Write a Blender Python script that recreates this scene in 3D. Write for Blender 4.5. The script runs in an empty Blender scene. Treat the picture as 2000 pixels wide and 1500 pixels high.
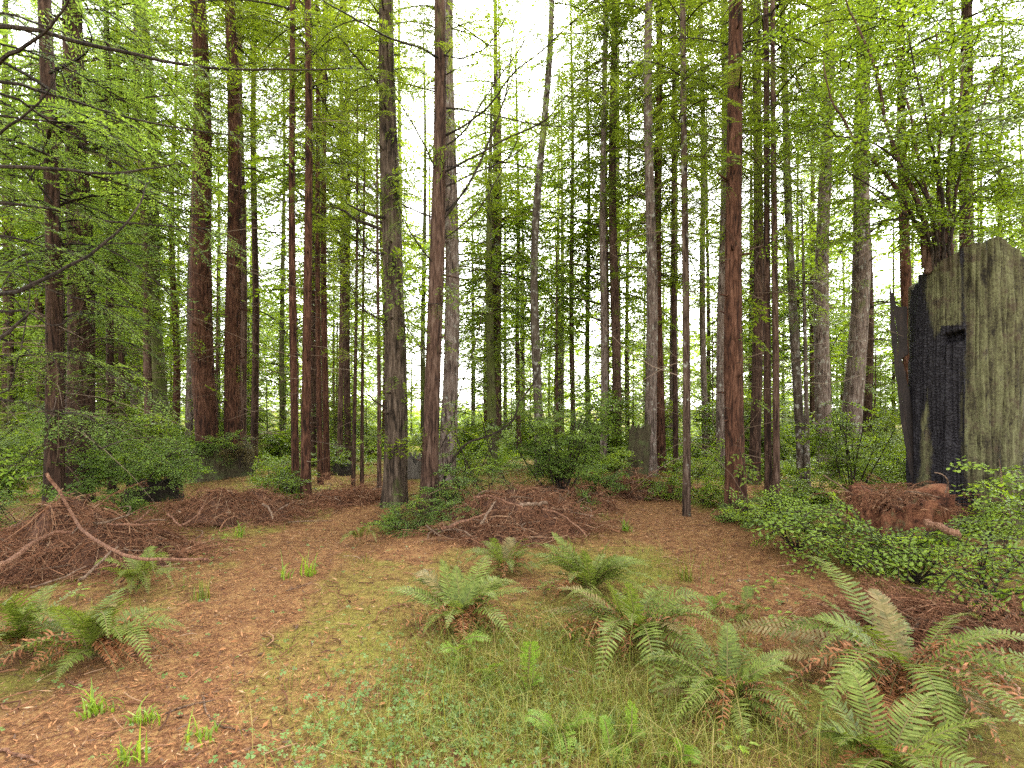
import bpy, math
import numpy as np

# ------------------------------------------------------------------ basics
SC = bpy.context.scene
COL = SC.collection
H = 1.6            # eye height
F = 1000.0         # focal length in photograph pixels (2000 px wide)
HY = 800.0         # horizon row of the photograph
RNG = np.random.default_rng(7)
PI = math.pi


def hashn(ix, iy, iz, seed):
    n = (ix * 374761393 + iy * 668265263 + iz * 2147483647 + seed * 1274126177) & 0xFFFFFFFF
    n = ((n ^ (n >> 13)) * 1274126177) & 0xFFFFFFFF
    n = (n ^ (n >> 16)) & 0xFFFFFFFF
    return n.astype(np.float64) / 4294967295.0


def vnoise(x, y, z=0.0, seed=0):
    """smooth value noise in -1..1 on arrays"""
    x, y, z = np.broadcast_arrays(np.asarray(x, float), np.asarray(y, float), np.asarray(z, float))
    xi, yi, zi = np.floor(x).astype(np.int64), np.floor(y).astype(np.int64), np.floor(z).astype(np.int64)
    fx, fy, fz = x - xi, y - yi, z - zi
    fx, fy, fz = [f * f * (3 - 2 * f) for f in (fx, fy, fz)]
    out = 0.0
    for dx in (0, 1):
        for dy in (0, 1):
            for dz in (0, 1):
                w = (fx if dx else 1 - fx) * (fy if dy else 1 - fy) * (fz if dz else 1 - fz)
                out = out + w * hashn(xi + dx, yi + dy, zi + dz, seed)
    return out * 2 - 1


def fbm(x, y, z=0.0, seed=0, octs=4):
    a, s, t = 1.0, 0.0, 0.0
    for o in range(octs):
        s = s + a * vnoise(np.asarray(x) * 2 ** o, np.asarray(y) * 2 ** o, np.asarray(z) * 2 ** o, seed + o * 17)
        t += a
        a *= 0.5
    return s / t


def sstep(a, b, x):
    t = np.clip((x - a) / (b - a), 0, 1)
    return t * t * (3 - 2 * t)


MOUNDS = []      # (x, y, rx, ry, h) low rises of the forest floor


def gh(x, y):
    """height of the forest floor"""
    x, y = np.asarray(x, float), np.asarray(y, float)
    r = np.hypot(x, y)
    h = 0.07 * fbm(x * 0.45, y * 0.45, 0, 3, 3) + 0.03 * fbm(x * 2.6, y * 2.6, 0, 5, 4) * np.exp(-r / 25)
    h = h - 0.035 * np.clip(r - 12, 0, 50) + 2.6 * sstep(150, 400, r)
    for mx, my, rx, ry, mh in MOUNDS:
        q = ((x - mx) / rx) ** 2 + ((y - my) / ry) ** 2
        h = h + mh * np.exp(-q * 1.6)
    return h


def at(px, py, d):
    """a point at depth d along the ray of a photograph pixel"""
    return np.array([(px - 1000) / F * d, d, H + (HY - py) / F * d])


def ground(px, py, lift=0.0):
    ds = np.linspace(1.2, 60, 3000)
    zr = H + (HY - py) / F * ds
    g = gh((px - 1000) / F * ds, ds) + lift
    i = int(np.argmax(zr < g)) if (zr < g).any() else len(ds) - 1
    d = ds[i]
    p = at(px, py, d)
    p[2] = float(gh(p[0], p[1]))
    return p


MOUNDS += [(-0.45, 8.5, 1.6, 1.2, 0.26), (4.3, 6.6, 1.8, 1.6, 0.12), (-5.6, 7.8, 2.4, 1.2, 0.12), (-5.4, 11.5, 2.0, 1.3, 0.15)]


# ------------------------------------------------------------------ mesh builder
class MB:
    """collects vertices and quads; every chunk carries a material slot"""

    def __init__(self):
        self.v, self.f, self.m, self.n = [], [], [], 0

    def add(self, v, f, slot=0):
        v = np.asarray(v, float).reshape(-1, 3)
        f = np.asarray(f, np.int64).reshape(-1, 4)
        self.v.append(v)
        self.f.append(f + self.n)
        self.m.append(np.full(len(f), slot))
        self.n += len(v)

    def quads(self, q, slot=0):
        q = np.asarray(q, float)
        if len(q):
            self.add(q.reshape(-1, 3), np.arange(len(q) * 4).reshape(-1, 4), slot)

    def tube(self, pts, rad, k=6, slot=0, cap=True):
        pts = np.asarray(pts, float)
        n = len(pts)
        rad = np.broadcast_to(np.asarray(rad, float), (n,))
        t = np.gradient(pts, axis=0)
        t /= np.linalg.norm(t, axis=1)[:, None] + 1e-9
        ref = np.array([0, 0, 1.0]) if abs(t[:, 2].mean()) < 0.8 else np.array([1.0, 0, 0])
        u = np.cross(t, ref)
        u /= np.linalg.norm(u, axis=1)[:, None] + 1e-9
        w = np.cross(t, u)
        a = np.arange(k) / k * 2 * PI
        ring = pts[:, None] + rad[:, None, None] * (np.cos(a)[None, :, None] * u[:, None] + np.sin(a)[None, :, None] * w[:, None])
        v = ring.reshape(-1, 3)
        i = np.arange(n - 1)[:, None] * k
        j = np.arange(k)[None]
        j2 = (j + 1) % k
        f = np.stack([i + j, i + j2, i + k + j2, i + k + j], -1).reshape(-1, 4)
        if cap:
            v = np.vstack([v, pts[:1], pts[-1:]])
            c0, c1 = n * k, n * k + 1
            jj = np.arange(0, k, 2)
            f = np.vstack([f, np.stack([np.full(len(jj), c0), (jj + 2) % k, (jj + 1) % k, jj], -1),
                           np.stack([np.full(len(jj), c1), (n - 1) * k + jj, (n - 1) * k + (jj + 1) % k, (n - 1) * k + (jj + 2) % k], -1)])
        self.add(v, f, slot)

    def grid(self, P, slot=0, wrap=False):
        """P: (n, m, 3) grid of points"""
        n, m = P.shape[:2]
        i = np.arange(n - 1)[:, None] * m
        j = np.arange(m if wrap else m - 1)[None]
        j2 = (j + 1) % m
        f = np.stack([i + j, i + j2, i + m + j2, i + m + j], -1).reshape(-1, 4)
        self.add(P.reshape(-1, 3), f, slot)

    def build(self, name, mats, parent=None, smooth=False, attr=None):
        v = np.vstack(self.v) if self.v else np.zeros((0, 3))
        f = np.vstack(self.f) if self.f else np.zeros((0, 4), int)
        m = np.concatenate(self.m) if self.m else np.zeros(0, int)
        if parent is not None:
            org = np.zeros(3)
            q = parent
            while q is not None:
                org = org + np.array(q.location)
                q = q.parent
            v = v - org
        me = bpy.data.meshes.new(name)
        me.vertices.add(len(v))
        me.vertices.foreach_set("co", v.astype(np.float32).ravel())
        me.loops.add(f.size)
        me.loops.foreach_set("vertex_index", f.astype(np.int32).ravel())
        me.polygons.add(len(f))
        me.polygons.foreach_set("loop_start", (np.arange(len(f)) * 4).astype(np.int32))
        me.polygons.foreach_set("material_index", m.astype(np.int32))
        me.polygons.foreach_set("use_smooth", np.full(len(f), smooth))
        for mt in (mats if isinstance(mats, (list, tuple)) else [mats]):
            me.materials.append(mt)
        if attr:
            for an, av in attr.items():
                a = me.attributes.new(an, 'FLOAT', 'POINT')
                a.data.foreach_set("value", np.asarray(av, np.float32))
        me.update(calc_edges=True)
        me.validate()
        o = bpy.data.objects.new(name, me)
        COL.objects.link(o)
        o.parent = parent
        return o


def tag(o, label=None, cat=None, group=None, kind=None):
    if label:
        o["label"] = label
    if cat:
        o["category"] = cat
    if group:
        o["group"] = group
    if kind:
        o["kind"] = kind
    return o


def thing(name, loc, label, cat, group=None):
    o = bpy.data.objects.new(name, None)
    o.empty_display_size = 0.2
    COL.objects.link(o)
    o.location = [float(c) for c in loc]
    return tag(o, label, cat, group)


def copy_tree(root, loc, rz=0.0, sc=1.0):
    c = root.copy()
    COL.objects.link(c)
    c.location = [float(q) for q in loc]
    c.rotation_euler = (0, 0, rz)
    c.scale = (sc, sc, sc)
    for ch in list(root.children):
        d = ch.copy()
        COL.objects.link(d)
        d.parent = c
    return c


# ------------------------------------------------------------------ materials
def new_mat(name):
    m = bpy.data.materials.new(name)
    m.use_nodes = True
    nt = m.node_tree
    nt.nodes.clear()
    out = nt.nodes.new("ShaderNodeOutputMaterial")
    return m, nt, out


def nd(nt, typ, **kw):
    n = nt.nodes.new(typ)
    for k, v in kw.items():
        if k.startswith("i_"):
            n.inputs[k[2:].replace("_", " ")].default_value = v
        else:
            setattr(n, k, v)
    return n


def ramp(nt, fac, stops):
    r = nt.nodes.new("ShaderNodeValToRGB")
    el = r.color_ramp.elements
    while len(el) < len(stops):
        el.new(0.5)
    for e, (p, c) in zip(el, stops):
        e.position = p
        e.color = (*c, 1)
    nt.links.new(fac, r.inputs["Fac"])
    return r.outputs["Color"]


def mixc(nt, fac, a, b, mode='MIX'):
    m = nt.nodes.new("ShaderNodeMix")
    m.data_type = 'RGBA'
    m.blend_type = mode
    if isinstance(fac, float):
        m.inputs[0].default_value = fac
    else:
        nt.links.new(fac, m.inputs[0])
    for s, q in ((6, a), (7, b)):
        if isinstance(q, tuple):
            m.inputs[s].default_value = (*q, 1)
        else:
            nt.links.new(q, m.inputs[s])
    return m.outputs[2]


def math_n(nt, op, a, b=0.0, clamp=False):
    m = nt.nodes.new("ShaderNodeMath")
    m.operation = op
    m.use_clamp = clamp
    for s, q in ((0, a), (1, b)):
        if isinstance(q, (int, float)):
            m.inputs[s].default_value = q
        else:
            nt.links.new(q, m.inputs[s])
    return m.outputs[0]


def noise(nt, vec, scale, detail=4, rough=0.55, dist=0.0):
    n = nd(nt, "ShaderNodeTexNoise")
    n.inputs["Scale"].default_value = scale
    n.inputs["Detail"].default_value = detail
    n.inputs["Roughness"].default_value = rough
    n.inputs["Distortion"].default_value = dist
    nt.links.new(vec, n.inputs["Vector"])
    return n.outputs["Fac"]


def mapping(nt, vec, sc):
    m = nd(nt, "ShaderNodeMapping")
    m.inputs["Scale"].default_value = sc
    nt.links.new(vec, m.inputs["Vector"])
    return m.outputs["Vector"]


def leaf_mat(name, stops, trans=0.4, rough=0.5, spec=0.25, clump=1.2, tcol=None):
    """thin leaf: each leaf its own tint, lighter and darker patches through the crown, light passes through"""
    if "leaf" in name:
        stops = [(q, (min(c[0] * 0.87, .5), min(c[1] * 0.95, .55), c[2] * 1.1)) for q, c in stops]
    m, nt, out = new_mat(name)
    geo = nd(nt, "ShaderNodeNewGeometry")
    n = noise(nt, geo.outputs["Position"], clump, 2)
    s = math_n(nt, 'ADD', math_n(nt, 'MULTIPLY', geo.outputs["Random Per Island"], 0.55), math_n(nt, 'MULTIPLY', math_n(nt, 'SUBTRACT', n, 0.22), 0.8), True)
    col = ramp(nt, s, stops)
    p = nd(nt, "ShaderNodeBsdfPrincipled")
    p.inputs["Roughness"].default_value = rough
    p.inputs["Specular IOR Level"].default_value = spec
    nt.links.new(col, p.inputs["Base Color"])
    t = nd(nt, "ShaderNodeBsdfTranslucent")
    tc = mixc(nt, 1.0, col, tcol or (1.7, 1.6, 0.7), 'MULTIPLY')
    nt.links.new(tc, t.inputs["Color"])
    mx = nd(nt, "ShaderNodeMixShader")
    mx.inputs[0].default_value = trans
    nt.links.new(p.outputs[0], mx.inputs[1])
    nt.links.new(t.outputs[0], mx.inputs[2])
    nt.links.new(mx.outputs[0], out.inputs[0])
    return m


def bark_mat(name, dark, mid, light, moss=(0.07, 0.085, 0.02), moss_amt=0.15, fiss=1.0, lichen=0.0, wide=26.0):
    m, nt, out = new_mat(name)
    if name not in ('limb_bark', 'dead_wood', 'red_branch'):
        dark, mid, light = [tuple(x * g for x, g in zip(c, (0.62, 0.66, 0.68))) for c in (dark, mid, light)]
    tc = nd(nt, "ShaderNodeTexCoord")
    ob = tc.outputs["Object"]
    v1 = mapping(nt, ob, (wide, wide, wide * 0.13))
    v2 = mapping(nt, ob, (wide * 2.6, wide * 2.6, wide * 0.35))
    n1 = noise(nt, v1, 1.0, 5, 0.6, 0.6)
    n2 = noise(nt, v2, 1.0, 4, 0.6)
    big = noise(nt, ob, 1.1, 3)
    n1 = math_n(nt, 'ADD', math_n(nt, 'MULTIPLY', math_n(nt, 'SUBTRACT', n1, 0.5), 1.7), 0.5)
    s = math_n(nt, 'ADD', math_n(nt, 'MULTIPLY', n1, 0.7), math_n(nt, 'MULTIPLY', n2, 0.4))
    s = math_n(nt, 'ADD', s, math_n(nt, 'MULTIPLY', math_n(nt, 'SUBTRACT', big, 0.5), 0.5))
    col = ramp(nt, s, [(0.37, dark), (0.57, mid), (0.80, light)])
    if lichen > 0:
        lv = mapping(nt, ob, (9, 9, 7))
        ln = noise(nt, lv, 1.0, 5, 0.65)
        lm = ramp(nt, ln, [(0.62 - lichen * 0.25, (0, 0, 0)), (0.72 - lichen * 0.25, (1, 1, 1))])
        col = mixc(nt, math_n(nt, 'MULTIPLY', lm, 0.8), col, (0.30, 0.29, 0.24))
    if moss_amt > 0:
        mv = mapping(nt, ob, (3.0, 3.0, 1.2))
        mn = noise(nt, mv, 1.0, 6, 0.65)
        mm = ramp(nt, mn, [(0.66 - moss_amt * 0.4, (0, 0, 0)), (0.82 - moss_amt * 0.4, (1, 1, 1))])
        col = mixc(nt, math_n(nt, 'MULTIPLY', mm, 0.85), col, moss)
    p = nd(nt, "ShaderNodeBsdfPrincipled")
    p.inputs["Roughness"].default_value = 0.9
    p.inputs["Specular IOR Level"].default_value = 0.15
    nt.links.new(col, p.inputs["Base Color"])
    b = nd(nt, "ShaderNodeBump")
    b.inputs["Strength"].default_value = 1.0
    b.inputs["Distance"].default_value = 0.035 * fiss
    nt.links.new(s, b.inputs["Height"])
    nt.links.new(b.outputs[0], p.inputs["Normal"])
    nt.links.new(p.outputs[0], out.inputs[0])
    return m


def island_mat(name, stops, rough=0.85, trans=0.0, spec=0.2):
    """each separate scrap has its own tint"""
    m, nt, out = new_mat(name)
    geo = nd(nt, "ShaderNodeNewGeometry")
    n = noise(nt, geo.outputs["Position"], 25.0, 2)
    s = math_n(nt, 'ADD', math_n(nt, 'MULTIPLY', geo.outputs["Random Per Island"], 0.85), math_n(nt, 'MULTIPLY', math_n(nt, 'SUBTRACT', n, 0.3), 0.4), True)
    col = ramp(nt, s, stops)
    p = nd(nt, "ShaderNodeBsdfPrincipled")
    p.inputs["Roughness"].default_value = rough
    p.inputs["Specular IOR Level"].default_value = spec
    nt.links.new(col, p.inputs["Base Color"])
    sh = p.outputs[0]
    if trans:
        t = nd(nt, "ShaderNodeBsdfTranslucent")
        nt.links.new(col, t.inputs["Color"])
        mx = nd(nt, "ShaderNodeMixShader")
        mx.inputs[0].default_value = trans
        nt.links.new(sh, mx.inputs[1])
        nt.links.new(t.outputs[0], mx.inputs[2])
        sh = mx.outputs[0]
    nt.links.new(sh, out.inputs[0])
    return m


M = {}
M['redwood_bark'] = bark_mat('redwood_bark', (0.018, 0.007, 0.004), (0.098, 0.038, 0.020), (0.215, 0.098, 0.058), moss_amt=0.02, wide=30)
M['dark_redwood_bark'] = bark_mat('dark_redwood_bark', (0.016, 0.008, 0.005), (0.070, 0.034, 0.021), (0.16, 0.088, 0.058), moss_amt=0.12, wide=30)
M['fir_bark'] = bark_mat('fir_bark', (0.016, 0.010, 0.006), (0.10, 0.064, 0.042), (0.23, 0.16, 0.112), moss_amt=0.22, fiss=1.6, wide=22)
M['hemlock_bark'] = bark_mat('hemlock_bark', (0.025, 0.012, 0.008), (0.11, 0.056, 0.036), (0.21, 0.128, 0.09), moss_amt=0.16, wide=26)
M['pale_bark'] = bark_mat('pale_bark', (0.05, 0.033, 0.024), (0.19, 0.125, 0.095), (0.33, 0.245, 0.20), moss_amt=0.12, lichen=0.2, wide=24)
M['lichen_bark'] = bark_mat('lichen_bark', (0.05, 0.035, 0.025), (0.10, 0.068, 0.046), (0.20, 0.145, 0.11), moss_amt=0.16, lichen=0.32, wide=20)
M['flecked_bark'] = bark_mat('flecked_bark', (0.025, 0.014, 0.009), (0.10, 0.058, 0.038), (0.20, 0.135, 0.095), moss_amt=0.16, lichen=0.10, wide=22)
M['mossy_bark'] = bark_mat('mossy_bark', (0.04, 0.03, 0.016), (0.12, 0.095, 0.05), (0.2, 0.165, 0.09), moss=(0.085, 0.10, 0.02), moss_amt=0.6, wide=22)
M['limb_bark'] = bark_mat('limb_bark', (0.010, 0.007, 0.005), (0.030, 0.021, 0.015), (0.075, 0.056, 0.04), moss_amt=0.1, wide=40)
M['dead_wood'] = bark_mat('dead_wood', (0.06, 0.036, 0.022), (0.16, 0.10, 0.064), (0.29, 0.20, 0.14), moss_amt=0.0, wide=50)
M['red_branch'] = bark_mat('red_branch', (0.07, 0.03, 0.018), (0.19, 0.090, 0.052), (0.31, 0.175, 0.11), moss_amt=0.0, wide=50)
M['twig'] = island_mat('twig', [(0.0, (0.03, 0.019, 0.012)), (0.55, (0.085, 0.055, 0.035)), (1.0, (0.22, 0.16, 0.11))])
M['leaf_conifer'] = leaf_mat('leaf_conifer', [(0.05, (0.045, 0.070, 0.010)), (0.4, (0.115, 0.155, 0.014)), (0.75, (0.195, 0.240, 0.020)), (1.0, (0.29, 0.32, 0.035))], trans=0.56)
M['leaf_shade'] = leaf_mat('leaf_shade', [(0.05, (0.0540, 0.0960, 0.0192)), (0.4, (0.1320, 0.1980, 0.0360)), (0.75, (0.2100, 0.2820, 0.0540)), (1.0, (0.3120, 0.3720, 0.1020))], trans=0.55)
M['leaf_broad'] = leaf_mat('leaf_broad', [(0.05, (0.05, 0.085, 0.010)), (0.4, (0.125, 0.180, 0.015)), (0.75, (0.21, 0.28, 0.022)), (1.0, (0.31, 0.37, 0.04))], trans=0.45, spec=0.4, rough=0.4)
M['leaf_bright'] = leaf_mat('leaf_bright', [(0.05, (0.07, 0.115, 0.012)), (0.4, (0.165, 0.235, 0.020)), (0.75, (0.26, 0.34, 0.03)), (1.0, (0.36, 0.44, 0.05))], trans=0.45, spec=0.4, rough=0.4)
M['leaf_dusky'] = leaf_mat('leaf_dusky', [(0.05, (0.03, 0.05, 0.008)), (0.4, (0.080, 0.115, 0.012)), (0.75, (0.145, 0.195, 0.02)), (1.0, (0.24, 0.28, 0.04))], spec=0.4, rough=0.4)
M['frond_green'] = leaf_mat('frond_green', [(0.05, (0.045, 0.062, 0.010)), (0.4, (0.105, 0.140, 0.021)), (0.75, (0.165, 0.205, 0.036)), (1.0, (0.23, 0.26, 0.065))], trans=0.35, clump=3.0, tcol=(1.3, 1.3, 0.7))
M['frond_lime'] = leaf_mat('frond_lime', [(0.05, (0.0702, 0.1248, 0.0156)), (0.5, (0.1404, 0.2340, 0.0273)), (1.0, (0.2184, 0.3276, 0.0468))], trans=0.35, clump=3.0)
M['frond_dead'] = leaf_mat('frond_dead', [(0.05, (0.07, 0.024, 0.010)), (0.4, (0.19, 0.070, 0.025)), (0.75, (0.31, 0.135, 0.05)), (1.0, (0.40, 0.21, 0.10))], trans=0.2, clump=6.0, tcol=(1, 0.9, 0.7))
M['frond_fading'] = leaf_mat('frond_fading', [(0.05, (0.0620, 0.0682, 0.0186)), (0.5, (0.1550, 0.1178, 0.0372)), (1.0, (0.2604, 0.1984, 0.0868))], trans=0.25, clump=5.0, tcol=(1, 0.9, 0.7))
M['grass'] = leaf_mat('grass', [(0.0, (0.035, 0.055, 0.007)), (0.3, (0.095, 0.125, 0.014)), (0.6, (0.165, 0.175, 0.026)), (0.85, (0.27, 0.20, 0.07)), (1.0, (0.34, 0.25, 0.12))], trans=0.3, clump=1.5)
M['clover'] = leaf_mat('clover', [(0.05, (0.0525, 0.0975, 0.0188)), (0.5, (0.0975, 0.1650, 0.0375)), (1.0, (0.1575, 0.2325, 0.0675))], trans=0.3, clump=3)
M['litter'] = island_mat('litter', [(0.0, (0.025, 0.011, 0.007)), (0.2, (0.095, 0.036, 0.015)), (0.38, (0.080, 0.050, 0.034)), (0.58, (0.205, 0.083, 0.030)), (0.85, (0.285, 0.135, 0.055)), (1.0, (0.35, 0.26, 0.165))])
M['debris'] = island_mat('debris', [(0.0, (0.025, 0.010, 0.006)), (0.35, (0.105, 0.042, 0.019)), (0.7, (0.20, 0.092, 0.046)), (0.92, (0.27, 0.165, 0.095)), (1.0, (0.36, 0.27, 0.19))])


def ground_mat():
    m, nt, out = new_mat('forest_floor')
    tc = nd(nt, "ShaderNodeTexCoord")
    ob = tc.outputs["Object"]
    at_ = nd(nt, "ShaderNodeAttribute")
    at_.attribute_name = "moss"
    n1 = noise(nt, ob, 9.0, 6, 0.7)
    n2 = noise(nt, ob, 55.0, 5, 0.75)
    n3 = noise(nt, mapping(nt, ob, (1, 1.6, 1)), 160.0, 2, 0.6)
    s = math_n(nt, 'ADD', math_n(nt, 'MULTIPLY', n1, 0.4), math_n(nt, 'MULTIPLY', n2, 0.6))
    lit = ramp(nt, s, [(0.36, (0.040, 0.017, 0.008)), (0.46, (0.140, 0.063, 0.027)), (0.55, (0.26, 0.132, 0.056)), (0.68, (0.36, 0.215, 0.105))])
    lit = mixc(nt, 0.35, lit, ramp(nt, n3, [(0.3, (0.25, 0.25, 0.25)), (0.7, (1.0, 1.0, 1.0))]), 'MULTIPLY')
    mos = ramp(nt, s, [(0.36, (0.040, 0.036, 0.009)), (0.47, (0.130, 0.128, 0.022)), (0.66, (0.235, 0.215, 0.045))])
    f = math_n(nt, 'ADD', at_.outputs["Fac"], math_n(nt, 'MULTIPLY', math_n(nt, 'SUBTRACT', s, 0.5), 2.2), True)
    col = mixc(nt, f, lit, mos)
    p = nd(nt, "ShaderNodeBsdfPrincipled")
    p.inputs["Roughness"].default_value = 0.95
    p.inputs["Specular IOR Level"].default_value = 0.1
    nt.links.new(col, p.inputs["Base Color"])
    b = nd(nt, "ShaderNodeBump")
    b.inputs["Strength"].default_value = 0.8
    b.inputs["Distance"].default_value = 0.03
    nt.links.new(s, b.inputs["Height"])
    nt.links.new(b.outputs[0], p.inputs["Normal"])
    nt.links.new(p.outputs[0], out.inputs[0])
    return m


M['ground'] = ground_mat()


# ------------------------------------------------------------------ forest floor
TRAILS = []
for line, w in (([(130, 1560), (240, 1430), (400, 1250), (540, 1130), (640, 1040), (705, 995), (745, 965), (757, 945)], 0.55),
                ([(1560, 1200), (1450, 1090), (1330, 1030), (1250, 990), (1230, 965), (1290, 950)], 0.95),
                ([(640, 1040), (760, 1080), (900, 1050)], 0.5)):
    TRAILS.append((np.array([ground(x, y)[:2] for x, y in line]), w))


def seg_dist(x, y, poly):
    best = np.full(np.shape(x), 1e9)
    for a, b in zip(poly[:-1], poly[1:]):
        ab = b - a
        t = np.clip(((x - a[0]) * ab[0] + (y - a[1]) * ab[1]) / (ab @ ab), 0, 1)
        best = np.minimum(best, np.hypot(x - a[0] - t * ab[0], y - a[1] - t * ab[1]))
    return best


def moss_at(x, y):
    """0 = bare reddish needle litter, 1 = moss and grass"""
    x, y = np.asarray(x, float), np.asarray(y, float)
    mz = 0.43 + 0.55 * fbm(x * 0.8, y * 0.8, 0, 31, 4) + 0.55 * fbm(x * 3.1, y * 3.1, 0, 37, 4)
    for poly, w in TRAILS:
        d = seg_dist(x, y, poly) + 0.35 * fbm(x * 1.3, y * 1.3, 0, 41, 3)
        mz = mz - 1.0 * (1 - sstep(w * 0.5, w * 1.1, d))
    mz = mz + 0.16 * np.exp(-(((x - 0.3) / 0.9) ** 2 + ((y - 3.0) / 0.9) ** 2))
    mz = mz + 0.5 * np.exp(-(((x + 4.3) / 1.6) ** 2 + ((y - 9.2) / 1.4) ** 2))
    mz = mz + 0.5 * sstep(12, 22, np.hypot(x, y))
    return np.clip(mz, 0, 1)


def build_ground():
    rs = np.concatenate([np.linspace(0.3, 9, 150), np.linspace(9.15, 30, 70), np.linspace(31, 420, 40)])
    th = np.linspace(0, 2 * PI, 361)[:-1]
    # finer in the direction of the view
    th = np.concatenate([np.linspace(-0.15, PI + 0.15, 420), np.linspace(PI + 0.2, 2 * PI - 0.2, 60)])
    R, T = np.meshgrid(rs, th, indexing='ij')
    X, Y = R * np.cos(T), R * np.sin(T)
    Z = gh(X, Y)
    mb = MB()
    mb.grid(np.stack([X, Y, Z], -1), wrap=True)
    c = np.array([[0, 0, float(gh(0, 0))]])
    m = len(th)
    jj = np.arange(0, m, 2)
    mb.v.append(c)
    mb.f.append(np.stack([np.full(len(jj), mb.n), jj, (jj + 1) % m, (jj + 2) % m], -1))
    mb.m.append(np.zeros(len(jj), int))
    mb.n += 1
    at_ = np.concatenate([moss_at(X, Y).ravel(), [0.3]])
    return tag(mb.build('ground', M['ground'], None, True, {"moss": at_}), kind='structure')


build_ground()


# ------------------------------------------------------------------ foliage templates (unit: metres, along +X, flat in XY)
def rhombs(base, d, side, ln, wd, fold=0.0):
    """lens shaped leaves: base (n,3), direction d, sideways vector, length, width"""
    ln, wd = np.asarray(ln)[:, None], np.asarray(wd)[:, None]
    mid = base + d * ln * 0.45
    return np.stack([base, mid - side * wd * 0.5, base + d * ln, mid + side * wd * 0.5], 1)


def norm(v):
    return v / (np.linalg.norm(v, axis=-1, keepdims=True) + 1e-9)


def bough(rng, L=1.4, spacing=0.055, l3=0.10, w3=0.026, ang2=58, ang3=42, droop=0.22, wide=0.46, step2=0.085, flat=0.35, bare=0.12):
    """one flat feathered conifer bough; returns leaf quads and wood quads"""
    leaf, mb = [], MB()
    n = 9
    t = np.linspace(0, 1, n)
    ax = np.stack([t * L * 0.97, 0.05 * L * np.sin(t * 3 + rng.uniform(0, 6)), 0.10 * L * np.sin(t * PI * 0.8) - droop * L * t ** 2], -1)
    mb.tube(ax, 0.011 * L * (1 - 0.85 * t) + 0.0015, 3, cap=False)
    k = max(4, int(L / step2))
    for i in range(k):
        s = bare + (1 - bare) * (i + rng.uniform(0.2, 0.8)) / k
        if rng.random() < 0.1:
            continue
        p = np.array([np.interp(s, t, ax[:, c]) for c in range(3)])
        sg = 1 if i % 2 else -1
        a = math.radians(ang2 + rng.uniform(-12, 12)) * sg
        l2 = L * wide * (1 - 0.82 * s) * rng.uniform(0.65, 1.15) + 0.05
        d = np.array([math.cos(a), math.sin(a), rng.uniform(-flat, flat * 0.4)])
        d = norm(d)
        m = max(3, int(l2 / spacing))
        u = (np.arange(m) + rng.uniform(0, 1)) / m
        pts = p + d * (u * l2)[:, None]
        pts[:, 2] -= 0.35 * l2 * u ** 2
        mb.tube(np.vstack([p, p + d * l2 * 0.5 - [0, 0, .09 * l2], p + d * l2 - [0, 0, .35 * l2]]), [0.0025, 0.0018, 0.001], 3, cap=False)
        up = norm(np.cross(d, [-d[1], d[0], 0]) + rng.normal(0, 0.22, 3))
        sd = norm(np.cross(up, d))
        for q in (1, -1):
            aa = np.radians(ang3 + rng.uniform(-10, 10, m))
            dd = norm(np.cos(aa)[:, None] * d + q * np.sin(aa)[:, None] * sd + rng.normal(0, 0.12, (m, 3)))
            nn = norm(up + rng.normal(0, 0.35, (m, 3)))
            ss = norm(np.cross(nn, dd))
            ln = l3 * (1 - 0.55 * u) * rng.uniform(0.7, 1.25, m)
            leaf.append(rhombs(pts, dd, ss, ln, w3 * rng.uniform(0.7, 1.3, m)))
        leaf.append(rhombs(pts[-1:], d[None], sd[None], np.array([l3]), np.array([w3])))
    wv, wf = np.vstack(mb.v), np.vstack(mb.f)
    return np.concatenate(leaf), wv[wf]


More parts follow.
